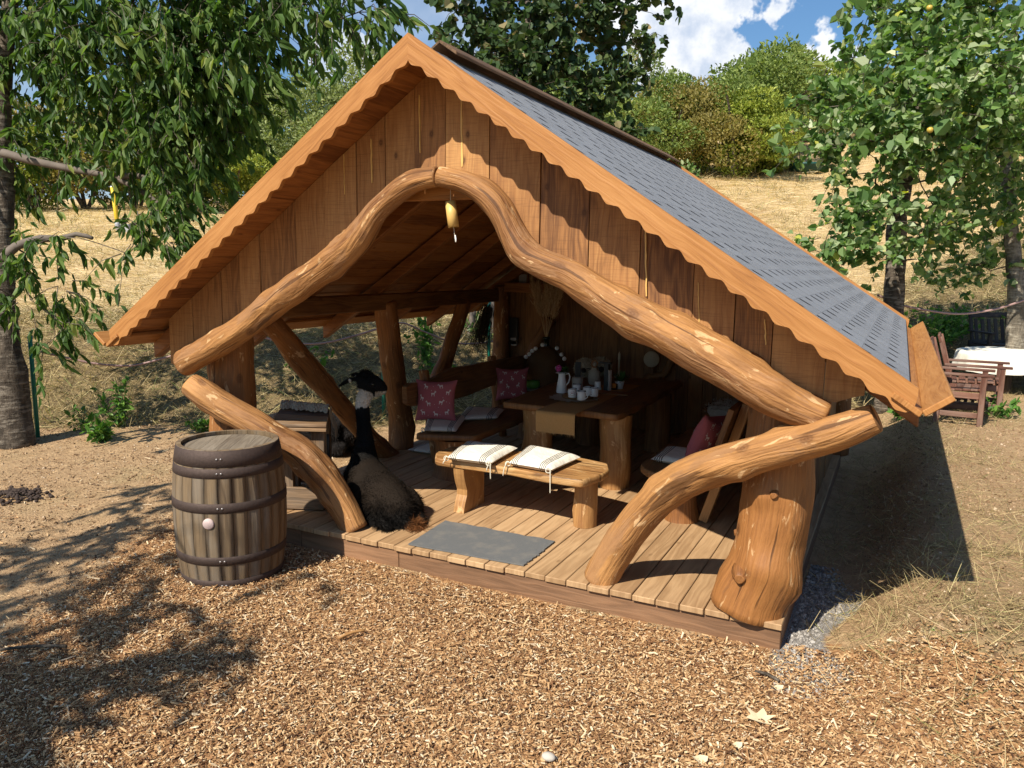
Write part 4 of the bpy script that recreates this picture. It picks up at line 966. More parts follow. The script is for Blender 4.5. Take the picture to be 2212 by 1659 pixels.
tag(b.build('lace_mat','lace'),'round cream lace mat on the table under the mugs','mat')
b=B(); k=[(.0,0),(.15,0),(.155,.012),(.15,.026),(0,.026)]; b.lathe(k,(c[0]+.02,c[1]+.04,TZ+.013),22); tag(b.build('wood_slice','inner'),'dark tree slice carrying the mugs on the lace mat','tray')
MZ=TZ+.040
def mug(label,px,py,ang,emblem=False):
    p=OZ(px,py,MZ); t=thing('mug',label,'mug',p,'white enamel mugs')
    b=B(); r,h=.040,.083; b.lathe([(0,.004),(r*.9,.0),(r,.006),(r,h),(r-.003,h+.001),(r-.004,h-.003),(r-.004,.01),(0,.01)],p,24); b.build('body','white',t)
    b=B(); b.lathe([(r-.0035,h+.0005),(r+.001,h-.002),(r+.001,h+.002),(r-.003,h+.0025),(r-.0045,h)],p,24); b.build('rim','black',t)
    b=B(); hp=[p+np.array([math.cos(ang),math.sin(ang),0])*(r-.002+.028*math.sin(a))+np.array([0,0,.045+.028*math.cos(a)]) for a in np.linspace(.05,PI-.05,9)]; b.tube(hp,np.full(9,.0045),7,0); b.build('handle','white',t)
    if emblem:
        b=B(); f=unit(np.array([CAM[0]-p[0],CAM[1]-p[1]])); a0=math.atan2(f[1],f[0])
        def onm(u,v): a=a0+u/r; return p+np.array([math.cos(a)*(r+.0006),math.sin(a)*(r+.0006),.042+v])
        n=20
        k=b.add([onm(math.cos(a)*q,math.sin(a)*q) for q in (.020,.0225) for a in np.linspace(0,2*PI,n,endpoint=False)])
        for j in range(n): b.face((k+j,k+(j+1)%n,k+n+(j+1)%n,k+n+j),[(0,0)]*4)
        for s_ in (-.006,.006):
            k=b.add([onm(s_*1.0,-.006),onm(s_+.006,.004),onm(s_,.011),onm(s_-.006,.004)]); b.face((k,k+1,k+2,k+3),[(0,0)]*4)
        b.build('emblem','redcloth',t)
    else:
        if emblem is None:
            pass
mug('white enamel mug with a round red emblem, front left of the cluster',1236,858,2.6,True)
mug('plain white enamel mug standing foremost in the cluster',1256,864,-.2)
mug('white enamel mug behind and right of the foremost mug',1268,854,.6)
mug('white enamel mug with its handle turned to the front, rightmost of the cluster',1283,856,-1.9)
mug('white enamel mug half hidden at the back of the cluster',1246,848,2.2)
# jug with flowers
p=onT(1213,848); jug=thing('jug','white enamel jug holding pink flowers on the table','jug',p)
b=B(); b.lathe([(0,.0),(.052,.0),(.055,.01),(.048,.08),(.036,.15),(.034,.18),(.044,.205),(.041,.207),(.031,.18),(.03,.15)],p,26); b.build('body','white',jug)
b=B(); b.tube([p+np.array([.036,0,.185]),p+np.array([.075,0,.20]),p+np.array([.088,0,.165]),p+np.array([.075,0,.11]),p+np.array([.044,0,.075])],[.006]*5,8,0); b.build('handle','white',jug)
fl=thing('flower_bunch','pink blossom and dark leaves in the white jug','flowers',p+np.array([0,0,.2]))
b=B()
for _ in range(55):
    d=unit([random.gauss(0,1),random.gauss(0,1),random.gauss(.4,.8)]); c=p+np.array([-.028,-.02,.245])+d*.028; u=unit(np.cross(d,[.3,.2,.9])); v=np.cross(d,u); k=b.add([c-u*.016,c-v*.012+d*.006,c+u*.016,c+v*.014+d*.008]); b.face((k,k+1,k+2,k+3),[(0,0)]*4)
b.build('blossom','pinkflower',fl); b=B()
for _ in range(70):
    d=unit([random.gauss(0,1),random.gauss(0,1),random.gauss(.3,.6)]); c=p+np.array([.02,.0,.215]); e=c+d*random.uniform(.035,.08); u=unit(np.cross(d,[.3,.2,.9]))*.011; k=b.add([c,(c+e)/2+u,e,(c+e)/2-u]); b.face((k,k+1,k+2,k+3),[(0,0)]*4)
b.build('foliage','green',fl); b=B()
for j in range(16):
    a=2*PI*j/16; c=p+np.array([0,0,.206]); e=[c+np.array([math.cos(a+q)*rr_,math.sin(a+q)*rr_,zz_]) for q,rr_,zz_ in ((-.17,.035,.004),(.17,.035,.004),(.19,.06,-.004),(0,.072,-.010),(-.19,.06,-.004))]; k=b.add(e); b.face(tuple(range(k,k+5)),[(0,0)]*5)
b.build('paper_frill','white',fl)
# stoneware crock with tools
p=onT(1247,838); t=thing('crock','grey stoneware crock holding kitchen tools behind the mugs','crock',p)
b=B(); b.lathe([(0,0),(.055,0),(.058,.01),(.058,.10),(.05,.125),(.048,.12),(.05,.1),(.05,.02)],p,24); b.build('body','stoneware',t)
b=B()
for j in range(4): b.box(p+np.array([-.02+.015*j,.0,.19]),(.022,.008,.17),frame((1,0,0),unit([.1*(j-1),.03,1])),2)
b.build('utensils','black',t)
# twine wrapped bottle
p=onT(1283,830); t=thing('twine_bottle','stout bottle wrapped in pale twine with a ring at its neck','bottle',p)
b=B(); pr=[(0,0),(.05,0)]
for j in range(22): 
    z=.01+j*.0075; rr_=.066*math.sin(min(1,.45+z/.16*.9)*PI*.62) if z<.14 else .055-.03*(z-.14)/.03
    pr+=[(rr_,z),(rr_+.003,z+.0037)]
pr+=[(.024,.19),(.024,.235),(.02,.236)]; b.lathe(pr,p,24); b.build('body','lace',t)
b=B(); fdir=unit(np.array([CAM[0]-p[0],CAM[1]-p[1],0])); sd_=np.cross([0,0,1],fdir); rp_=[p+np.array([0,0,.225])+fdir*.04+sd_*.03*math.cos(a)+np.array([0,0,.036*math.sin(a)]) for a in np.linspace(0,2*PI,18)]; b.tube(rp_,np.full(18,.007),7,0,cap=False); b.build('ring','bench',t)
# candle, menu, glass, pot, coffee pot, small candle flame-less
p=onT(1291,842); b=B(); b.lathe([(0,0),(.032,0),(.033,.006),(.033,.062),(.028,.066),(.004,.062),(0,.062)],p+np.array([0,0,.025]),22); b.lathe([(0,0),(.04,0),(.04,.024),(0,.024)],p,16); tag(b.build('pillar_candle','white'),'short white pillar candle on a dark stand, right of the mugs','candle')
p=onT(1316,846); t=thing('menu_cards','narrow white menu cards standing in a dark holder','menu',p)
b=B()
for j in range(3): b.box(p+np.array([-.012+.011*j,0,.115]),(.003,.05,.21),frame(unit([1,.5-.3*j,0]),unit([-.03*j,0,1])),2)
b.build('card','white',t); b=B(); b.box(p+np.array([-.05,.05,.14]),(.05,.04,.28)); b.box(p+np.array([-.07,.05,.285]),(.13,.03,.02)); b.build('holder','black',t)
p=onT(1327,842); t=thing('jar_candle','glass jar with orange wax beside the plant pot','candle',p); b=B(); b.lathe([(0,0),(.03,0),(.034,.01),(.034,.06),(.03,.06)],p,20); b.build('glass','darkglass',t); b=B(); b.lathe([(0,.0),(.024,.0),(.028,.03),(.024,.045),(0,.048)],p+np.array([.0,-.02,.022]),16); b.build('wax','orange',t)
p=onT(1338,840); t=thing('potted_plant','small dark green plant in a white pot on the table','potted plant',p); b=B(); b.lathe([(0,0),(.035,0),(.05,.075),(.054,.085),(.048,.083),(.044,.07)],p,22); b.build('pot','white',t)
b=B()
for _ in range(150):
    d=unit([random.gauss(0,1),random.gauss(0,1),random.uniform(.1,1.6)]); c=p+np.array([0,0,.075])+d*random.uniform(0,.07); e=c+d*random.uniform(.03,.07); u=unit(np.cross(d,[.3,.2,.9]))*.012; k=b.add([c,(c+e)/2+u,e,(c+e)/2-u]); b.face((k,k+1,k+2,k+3),[(0,0)]*4)
b.build('foliage','green',t)
p=onT(1330,818); b=B(); b.lathe([(0,0),(.05,0),(.05,.02),(.012,.03),(.010,.2),(.014,.21),(.014,.27),(.002,.3)],p+np.array([0,.1,0]),18); tag(b.build('taper_candle','cream'),'thin candle in a candlestick at the back of the table','candle')
b=B(); p=onT(1320,850); b.box(p+np.array([.03,0,.006]),(.30,.17,.018),frame((1,.15,0),(0,0,1))); tag(b.build('serving_tray','logdark'),'flat wooden tray under the menu cards and plant pot','tray')
# two toy sheep
def sheep(label,px,py,sgn):
    p=onT(px,py); t=thing('toy_sheep',label,'toy sheep',p,'toy sheep on the table'); R=.115
    b=B(); P=[]; 
    n=1500; d=rdir(n); d[:,2]=np.abs(d[:,2]*1.0); c=p+np.array([0,0,.09])
    b.lathe([(0,-.09)]+[(R*math.sin(a),.10*-math.cos(a)+.02) for a in np.linspace(.5,PI-.05,10)]+[(0,.125)],c,20); body=b.build('body','cream',t)
    d=rdir(n); pos=c+np.array([0,0,.02])+d*np.array([R,R,.10]); dd=d+rdir(n)*.8; dd/=np.linalg.norm(dd,axis=1)[:,None]
    V,F=blades(n,pos,dd,rdir(n),RNG.uniform(.012,.03,n),np.full(n,.005)); w=np_mesh('wool',V,F,'cream',body); w['kind']='stuff'
    f=unit(np.array([CAM[0]-p[0]+sgn*2.5,CAM[1]-p[1],-.6])); b=B(); h=c+f*np.array([R,R,.1])+np.array([0,0,.015]); b.tube([h-f*.03,h+f*.02,h+f*.05,h+f*.07],[.022,.030,.026,.012],12,.03,1.); b.build('head','black',t)
    s_=np.cross(f,[0,0,1])
    for q in (-1,1):
        b=B(); b.tube([h+s_*q*.02+np.array([0,0,.015]),h+s_*q*.055+np.array([0,0,.022]),h+s_*q*.085+np.array([0,0,.008])],[.006,.013,.004],8,0,flat=(1,.4)); b.build('ear','black',t)
sheep('fluffy cream toy sheep with dark face, the one nearer the big basket bottle',1263,815,-.4)
sheep('fluffy cream toy sheep with dark face, the one nearer the twine bottle',1297,812,.2)
# wicker demijohn on a corner shelf
p=OY(1178,846,3.72); cs=thing('corner_shelf','small dark shelf in the back left corner of the hut','shelf',(p[0],p[1],ZD))
b=B(); b.box((p[0]-.05,p[1]+.02,p[2]-.02),(.75,.5,.04)); b.build('board','inner',cs)
for dx in (-.3,.2):
    b=B(); b.box((p[0]+dx,p[1]+.05,(p[2]-.04+ZD)/2),(.07,.3,p[2]-.04-ZD)); b.build('leg','inner',cs)
t=thing('demijohn','large wicker covered bottle with a dark neck on the corner shelf','demijohn',p); R=span(p,86)/2; H=OY(1178,747,3.72)[2]-p[2]
b=B(); pr=[(0,0)]
for j in range(27):
    u=j/26; rr_=R*(.80+.2*math.sin(min(u/.5,1)*PI/2)) if u<.5 else R*max(.0,1-((u-.5)/.5)**2.2*.86)
    pr+=[(rr_+.005*(j%2),u*H)]
b.lathe(pr,p,30); b.build('basket','wicker',t)
b=B(); b.lathe([(R*.16,0),(R*.14,.03),(R*.14,.09),(R*.19,.095),(R*.19,.12),(R*.1,.12)],p+np.array([0,0,H-.01]),18); b.build('neck','darkglass',t)
gl=thing('ball_garland','string of small white felt balls looped around the basket bottle','garland',p+np.array([0,0,.1]))
for px,py in ((1136,771),(1143,765),(1150,758),(1157,753),(1172,745),(1203,752),(1213,766),(1219,775),(1165,792),(1203,795)):
    q=OY(px,py,3.72-R*.75); b=B(); r_=.026; b.lathe([(0,-r_)]+[(r_*math.cos(a),r_*math.sin(a)) for a in np.linspace(-1.3,1.3,8)]+[(0,r_)],q,12); b.build('felt_ball','white',gl)
pp=thing('pampas_grass','tall dried pampas plumes standing in the basket bottle','pampas grass',p+np.array([0,0,H]))
b=B(); top=OY(1180,735,3.72); Vs=[];Fs=[];off=0
for px,py in ((1150,610),(1163,618),(1192,612),(1207,605),(1180,625),(1214,622)):
    e=OY(px,py,3.72+random.uniform(-.06,.06)); b.tube(spline([top,(top+e)/2+np.array([0,0,.02]),e],.06),np.full(len(spline([top,(top+e)/2+np.array([0,0,.02]),e],.06)),.004),5,0)
    n=520; tt=RNG.uniform(.42,1.05,n); w=np.interp(tt,[.42,.6,.9,1.05],[.02,.06,.05,.01])
    base=top+(e-top)*tt[:,None]+RNG.normal(0,1,(n,3))*w[:,None]*.35; d=unit(e-top)+rdir(n)*.45; d/=np.linalg.norm(d,axis=1)[:,None]
    V,F=blades(n,base,d,rdir(n),RNG.uniform(.03,.08,n),np.full(n,.004)); Vs.append(V);Fs.append(F+off);off+=len(V)
b.build('stem','plume',pp); o=np_mesh('plume',np.concatenate(Vs),np.concatenate(Fs),'plume',pp)
p=OY(1151,838,3.45); t=thing('green_bowl','small green bowl on a tray beside the basket bottle','bowl',(p[0],p[1],p[2])); b=B(); b.lathe([(0,0),(.06,.0),(.085,.03),(.085,.085),(.07,.095),(0,.1)],p,22); b.build('bowl','greenbowl',t)
b=B(); b.lathe([(0,-.012),(.2,-.012),(.21,.0),(.2,-.004),(0,-.004)],p,26); b.build('plate','grey',t)
b=B(); b.box((p[0],p[1]+.0,(p[2]-.012+ZD)/2),(.16,.16,p[2]-.013-ZD)); tag(b.build('plant_stand','inner'),'dark wooden stand under the green bowl','stand')
# disc lamp with curved branch
p=OY(1408,776,4.02); t=thing('disc_lamp','round pale disc on a dark curved branch at the back wall','wall lamp',p-np.array([0,0,.3])); R=span(p,34)/2
f=frame((1,0,0),(0,-1,.05)); b=B(); b.lathe([(0,0),(R,0),(R*1.02,.012),(R,.024),(0,.026)],p,34,M3=f); b.build('disc','cream',t)
b=B(); b.box(p-np.array([0,-.01,R+.03]),(.06,.05,.10)); pts=[OY(px,py,4.06) for px,py in ((1385,838),(1405,812),(1430,812),(1447,785),(1450,750),(1438,735))]; S_=spline(pts,.05); b.tube(S_,np.full(len(S_),.045),10,.08,2.); b.build('branch','inner',t)
# wall frames
for lab,px,py,w,h in (('small dark picture frame above the beam on the back wall',1130,603,26,34),('dark wall thermometer panel on the back wall near the corner post',1110,715,20,58)):
    p=OY(px,py,4.10); b=B(); W=span(p,w);H_=span(p,h); t=thing('wall_panel',lab,'wall panel',p-np.array([0,0,H_/2])); b.box(p,(W,.02,H_)); b.build('board','inner' if h<40 else 'black',t)
    b=B(); b.box(p+np.array([0,-.013,-H_*(.30 if h>40 else 0)]),(W*.7,.008,H_*(.10 if h>40 else .6))); b.build('face','grey',t)
p=OY(1110,742,4.10); b=B(); b.box(p,(span(p,13),.02,span(p,10))); tag(b.build('light_switch','grey'),'small pale switch plate on the back wall','switch')
# broom of twigs hanging in the left rear opening
p=OX(1052,660,-1.36); b=B(); n=260
for _ in range(n):
    a=random.uniform(-.5,.5); L_=random.uniform(.25,.62); d=unit([random.gauss(0,.12),-.30+random.gauss(0,.15)-.1,-1]); s0=p+np.array([random.gauss(0,.03),random.gauss(0,.05),random.uniform(-.1,.02)]); b.tube([s0,s0+d*L_*.5,s0+d*L_+np.array([0,random.gauss(-.03,.05),random.gauss(0,.02)])],[.003,.0025,.0012],4,0,cap=False)
tag(b.build('twig_bundle','twig'),'bundle of thin dark twigs hanging beside the back left post','twigs')

# barrel
bc=OZ(505,1232,0); bc[2]=-.01; bar=thing('barrel','weathered oak barrel with rusty hoops in front of the hut','barrel',bc)
H=.955; RM=span(bc+np.array([0,0,.45]),234)/2*.99; RE=RM*.885
rz=lambda z:RE+(RM-RE)*(1-(2*z/H-1)**2)**.9
b=B(); ns=26
for j in range(ns):
    a0=2*PI*j/ns+.004; a1=2*PI*(j+1)/ns-.004; zs=np.linspace(0,H,12); k=b.add([(bc[0]+rz(z)*math.cos(a),bc[1]+rz(z)*math.sin(a),bc[2]+z) for z in zs for a in np.linspace(a0,a1,4)]+[(bc[0]+(rz(z)-.03)*math.cos(a),bc[1]+(rz(z)-.03)*math.sin(a),bc[2]+z) for z in zs for a in np.linspace(a0,a1,4)])
    for i in range(11):
        for q in range(3):
            b.face((k+i*4+q,k+i*4+q+1,k+i*4+q+5,k+i*4+q+4),[(q*.03,zs[i]),(q*.03+.03,zs[i]),(q*.03+.03,zs[i+1]),(q*.03,zs[i+1])],True)
        for q,e in ((0,0),(3,48)):
            b.face((k+i*4+q,k+48+i*4+q,k+48+i*4+4+q,k+i*4+4+q),[(0,zs[i]),(.03,zs[i]),(.03,zs[i+1]),(0,zs[i+1])])
    for q in range(3): b.face((k+44+q,k+44+q+1,k+48+44+q+1,k+48+44+q),[(q*.03,0),(q*.03+.03,0),(q*.03+.03,.03),(q*.03,.03)]); b.face((k+48+44+q,k+48+44+q+1,k+48+40+q+1,k+48+40+q),[(q*.03,0),(q*.03+.03,0),(q*.03+.03,.08),(q*.03,.08)])
b.build('staves','barrel',bar)
b=B(); th=.55
for j in range(7):
    u0=-RE+2*RE*j/7;u1=-RE+2*RE*(j+1)/7-.002; Rh=rz(H)-.032; u0=max(u0,-Rh+.0);u1=min(u1,Rh)
    xs=np.linspace(u0,u1,6); pl=[(x,-math.sqrt(max(0,Rh**2-x*x))) for x in xs]+[(x,math.sqrt(max(0,Rh**2-x*x))) for x in xs[::-1]]
    pl=[(bc[0]+x*math.cos(th)-y*math.sin(th),bc[1]+x*math.sin(th)+y*math.cos(th)) for x,y in pl]
    b.prism([(p[0],p[1],bc[2]+H-.028) for p in pl],(0,0,-.02),((math.cos(th),math.sin(th),0),(-math.sin(th),math.cos(th),0)))
b.build('head','barrelhead',bar)
for z0,z1 in ((.002,.075),(.185,.245),(.545,.610),(.775,.838),(.846,.953)):
    b=B(); e=.004 if z1>.5 else .004
    b.lathe([(rz(z0)+.001,z0),(rz(z0)+.0035,z0+.001),(rz((z0+z1)/2)+.0035,(z0+z1)/2),(rz(min(z1,H))+.0035,z1-.001),(rz(min(z1,H))+.001,z1)],bc,72); h=b.build('hoop','hoop',bar)
    b=B(); zc_=(z0+z1)/2; f=unit(np.array([CAM[0]-bc[0],CAM[1]-bc[1]])); a0=math.atan2(f[1],f[0])-.22
    for da in (-.0,.075):
        a=a0+da; nrm=np.array([math.cos(a),math.sin(a),0]); q=bc+nrm*(rz(zc_)+.003)+np.array([0,0,zc_]); b.lathe([(.008,0),(.0075,.003),(.004,.0055),(0,.006)],q,10,M3=frame(np.cross([0,0,1],nrm),nrm))
    b.build('rivet','steel',h)
q=OZ(452,1132,.40); f=unit(np.array([CAM[0]-bc[0],CAM[1]-bc[1]])); bp2=None
for a in np.linspace(-PI,PI,720):
    nrm=np.array([math.cos(a),math.sin(a),0]); w=bc+nrm*(rz(.42)+.001)+np.array([0,0,.40])
    if nrm[:2]@f<.2: continue
    d=w-CAM; px=1106+F_PX*(d@RT)/(d@FW)
    if bp2 is None or abs(px-452)<bp2[0]: bp2=(abs(px-452),nrm)
nrm=bp2[1]; zb=.02
best=min(np.linspace(.2,.6,80),key=lambda z:abs(829.5-F_PX*((bc+nrm*rz(z)+np.array([0,0,z])-CAM)@UP)/((bc+nrm*rz(z)+np.array([0,0,z])-CAM)@FW)-1132))
b=B(); b.lathe([(.037,0),(.037,.006),(.032,.011),(0,.012)],bc+nrm*(rz(best)-.001)+np.array([0,0,best]),22,M3=frame(np.cross([0,0,1],nrm),nrm)); b.build('bung','bung',bar)

# side table with crochet blanket
TT=.885; P4=[OZ(px,py,TT) for px,py in ((580,915),(705,918),(713,884),(612,874))]
st=thing('side_table','weathered plank side table behind the barrel','side table',((P4[0]+P4[2])/2)*np.array([1,1,0])+np.array([0,0,ZD]))
b=B(); u=P4[1]-P4[0]; v=P4[3]-P4[0]; v2=P4[2]-P4[1]
for j in range(4):
    a,c_=j/4+.006,(j+1)/4-.006; q=[P4[0]+v*a+(u+(v2-v)*a)*0,P4[0]+u+v2*a,P4[0]+u+v2*c_,P4[0]+v*c_]
    b.hexb([q[0],q[1],q[3],q[2],q[0]+[0,0,-.025],q[1]+[0,0,-.025],q[3]+[0,0,-.025],q[2]+[0,0,-.025]],0)
b.hexb([P4[0]+[0,0,-.03]-v*.02,P4[1]+[0,0,-.03]-v*.02,P4[0]+[0,0,-.03]+v*.06,P4[1]+[0,0,-.03]+v2*.06,P4[0]+[0,0,-.055]-v*.02,P4[1]+[0,0,-.055]-v*.02,P4[0]+[0,0,-.055]+v*.06,P4[1]+[0,0,-.055]+v2*.06],0)
b.build('tabletop','oldwood',st)
un=unit(u); vn_=unit(v)
for s,t_ in ((.28,.10),(.84,.10),(.24,.85),(.86,.85)):
    b=B(); q=P4[0]+u*s+v*t_; b.box((q[0],q[1],(TT-.03+ZD)/2+.0),(.105 if t_<.5 else .07,.06,TT-.03-ZD),frame(un,(0,0,1)),2); b.build('leg','oldwood',st)
b=B(); q=P4[0]+u*.5+v*.03
b.box((q[0],q[1],ZD+.10),(np.linalg.norm(u)*.86,.03,.18),frame(un,(0,0,1)),0); b.build('lower_rail','oldwood',st); b=B(); q=P4[0]+u*.5+v*.9; b.box((q[0],q[1],ZD+.10),(np.linalg.norm(u)*.8,.03,.16),frame(un,(0,0,1)),0); b.build('lower_rail','oldwood',st)
# iron bar work at its right side
b=B(); q=P4[0]+u*.97+v*.5; pts=[q*np.array([1,1,0])+np.array([.0,0,z])+vn_*dy for dy,z in ((-.15,.75),(-.17,.6),(-.12,.5),(-.08,.45),(-.12,.33),(-.2,.30))]; S_=spline(pts,.04); b.tube(S_,np.full(len(S_),.014),8,0); b.build('iron_hook','black',st)
# crochet blanket: rows of knots draped on the back edge and down the right side
b=B(); A=P4[3]+v*.02; C_=P4[2]+v2*.02; n=34; w=9
k=b.add([ (A*(1-i/n*1.0)+C_*(i/n)) - v*.30*(j/w)*(1+.1*math.sin(i*.6)) + np.array([0,0,.012+.045*math.sin(PI*j/w)+.006*math.sin(i*1.9+j*2.1)+.004*((i+j)%2)]) for i in range(n+1) for j in range(w+1)])
for i in range(n):
    for j in range(w): b.face((k+i*(w+1)+j,k+(i+1)*(w+1)+j,k+(i+1)*(w+1)+j+1,k+i*(w+1)+j+1),[(0,0)]*4,False)
k2=b.add([ C_-v*.30*(j/w)+un*(.012+.05*sm(i/10))+np.array([0,0,.02-.020*i+.006*math.sin(i*1.9+j*2.1)+.02*math.sin(PI*j/w)*(i<3)]) for i in range(13) for j in range(w+1)])
for i in range(12):
    for j in range(w): b.face((k2+i*(w+1)+j,k2+(i+1)*(w+1)+j,k2+(i+1)*(w+1)+j+1,k2+i*(w+1)+j+1),[(0,0)]*4,False)
tag(b.build('crochet_blanket','cream'),'cream crochet blanket folded over the back of the side table','blanket')
# ------------------------------------------------------------------ llamas
def blob_mesh(parts,voxel,smooth_it=6):
    """parts: builder with overlapping closed shapes -> one continuous skin"""
    me=parts.mesh('tmp'); o=bpy.data.objects.new('tmp',me); COL.objects.link(o)
    r=o.modifiers.new('r','REMESH'); r.mode='VOXEL'; r.voxel_size=voxel
    s=o.modifiers.new('s','SMOOTH'); s.iterations=smooth_it; s.factor=.5
    dg=bpy.context.evaluated_depsgraph_get(); dg.update(); m2=bpy.data.meshes.new_from_object(o.evaluated_get(dg)); bpy.data.objects.remove(o); bpy.data.meshes.remove(me); return m2
def fur_mat():
    m,N=new_mat('llama_fleece'); a=N.n('ShaderNodeVertexColor',layer_name='cover'); co=N.n('ShaderNodeTexCoord').outputs['Object']
    f=N.noise(co,70,4,.7); c=N.mix(f,a.outputs[0],(.25,.22,.2),'MULTIPLY'); c=N.mix(.55,c,a.outputs[0]); finish(N,c,.75,N.noise(co,45,5,.7),.8,.02,.12,sheen=0); return m
M['fleece']=fur_mat()
def llama(name,label,shape,colour,fur,base):
    b=B(); shape(b); me=blob_mesh(b,.011)
    V=np.empty(len(me.vertices)*3,np.float32); me.vertices.foreach_get('co',V); V=V.reshape(-1,3); Nn=np.empty_like(V).ravel(); me.vertices.foreach_get('normal',Nn); Nn=Nn.reshape(-1,3)
    c=colour(V); a=me.color_attributes.new('cover','FLOAT_COLOR','POINT'); a.data.foreach_set('color',np.concatenate([c,np.ones((len(c),1))],1).astype(np.float32).ravel())
    me.polygons.foreach_set('use_smooth',np.ones(len(me.polygons),bool))
    root=thing(name,label,'llama',base); body=link(me,'body',root,'fleece')
    n,Lf=fur; ii=RNG.integers(0,len(V),n); L=Lf(V[ii])*RNG.uniform(.6,1.25,n); k=L>.004; ii=ii[k];L=L[k];n=len(ii)
    cl=np.stack([np.sin(V[ii]@np.array([31.,17,9])),np.sin(V[ii]@np.array([-13.,29,21])),np.sin(V[ii]@np.array([11.,-19,33]))],1)
    d=Nn[ii]*.55+np.array([.15,-.35,-.55])+rdir(n)*.35+cl*.28; d/=np.linalg.norm(d,axis=1)[:,None]
    VV,F=blades(n,V[ii]-Nn[ii]*.004,d,Nn[ii]+rdir(n)*.4,L,np.full(n,.0032),.12)
    cc=np.repeat(c[ii]*RNG.uniform(.5,1.9,(n,1)),4,0); w=np_mesh('wool',VV,F,'fleece',root,attr=np.concatenate([cc,np.ones((len(cc),1))],1)); w['kind']='stuff'
    return root
def ell(b,c,r,M3=None,n=18):
    b.lathe([(math.sin(a)+1e-4,-math.cos(a)) for a in np.linspace(0,PI,n)],(0,0,0),24); c=np.asarray(c); k=24*n
    for i in range(len(b.v)-k,len(b.v)):
        p=np.array(b.v[i])*np.asarray(r); p=(M3@p if M3 is not None else p)+c; b.v[i]=tuple(p)
Pp=lambda px,py,y:OY(px,py,y)
CH=Pp(786,1008,.25); MF=Pp(803,1046,.10); MB=Pp(828,1078,-.04); RUMP=Pp(856,1100,-.16)
nb=Pp(788,968,.29); n1=Pp(787,937,.31); n2=Pp(785,905,.33); n3=Pp(783,870,.34); hd=Pp(794,834,.35); nose=Pp(832,840,.42)
YH=.34
def llama_front(b):
    ax=unit(CH-RUMP); side=unit(np.cross(ax,[0,0,1]))
    spine=[(RUMP-ax*.17+np.array([0,0,-.07]),.06),(RUMP-ax*.05+np.array([0,0,-.02]),.145),(RUMP*.5+MB*.5,.185),(MB,.205),(MF,.185),(CH,.135),(CH+ax*.07+np.array([0,0,.05]),.10)]
    P,R=logpath(spine,.03); b.tube(P,R,24,.02,1.,flat=(1.0,.98))
    fl=lambda p,z:np.array([p[0],p[1],ZD+z])
    for s in (-1,1):
        ell(b,fl(RUMP+ax*.10+side*s*.15,.10),(.17,.085,.12),frame(ax,(0,0,1))); ell(b,fl(RUMP-ax*.05+side*s*.13,.045),(.17,.07,.05),frame(ax,(0,0,1)))
        ell(b,fl(CH+side*s*.08,.16),(.10,.085,.17)); b.tube([fl(CH+side*s*.09,.15),fl(CH+ax*.12+side*s*.10,.06),fl(CH-ax*.08+side*s*.10,.035)],[.07,.05,.035],12,0)
    ell(b,fl(MF,.13),(.17,.15,.13)); ell(b,fl(MB,.11),(.20,.18,.12))
    P,R=logpath([(CH+np.array([0,0,-.02]),.13),(CH*.45+nb*.55,.115),(nb,.092),(n1,.068),(n2,.060),(n3,.060),(hd+np.array([0,0,-.03]),.062)],.02); b.tube(P,R,20,.0)
    # head: skull, muzzle, jaw
    f=unit(nose-hd); b.tube(*logpath([(hd-f*.075+np.array([0,0,.02]),.055),(hd+np.array([0,0,.025]),.088),(hd+f*.07+np.array([0,0,.018]),.076),(hd+f*.13+np.array([0,0,.002]),.054),(nose-f*.015,.044),(nose+f*.012+np.array([0,0,-.004]),.030)],.012),20,.0)
    b.tube(*logpath([(hd+f*.03+np.array([0,0,-.045]),.045),(nose-f*.02+np.array([0,0,-.035]),.026)],.012),12,0)
    sd=unit(np.cross(f,[0,0,1]))
    for s in (1,-1):
        tip=Pp(732,834,.27) if s>0 else Pp(762,808,.46); st=hd-f*.05+sd*s*.035+np.array([0,0,.06]); m=(st+tip)/2+np.array([0,0,.025 if s>0 else .01])
        b.tube(*logpath([(st,.022),(m,.032),(tip*.75+m*.25,.024),(tip,.008)],.012),12,0,flat=(1,.55))
    # topknot
    for _ in range(8): ell(b,hd+f*random.uniform(-.05,.05)+sd*random.uniform(-.03,.03)+np.array([0,0,random.uniform(.085,.11)]),np.array([.034,.03,.03]))
    # tail tuft
    b.tube(*logpath([(RUMP-ax*.12+np.array([.03,0.02,-.05]),.05),(RUMP-ax*.20+np.array([.08,.04,-.085]),.060),(RUMP-ax*.24+np.array([.13,.06,-.12]),.042)],.02),14,.05)
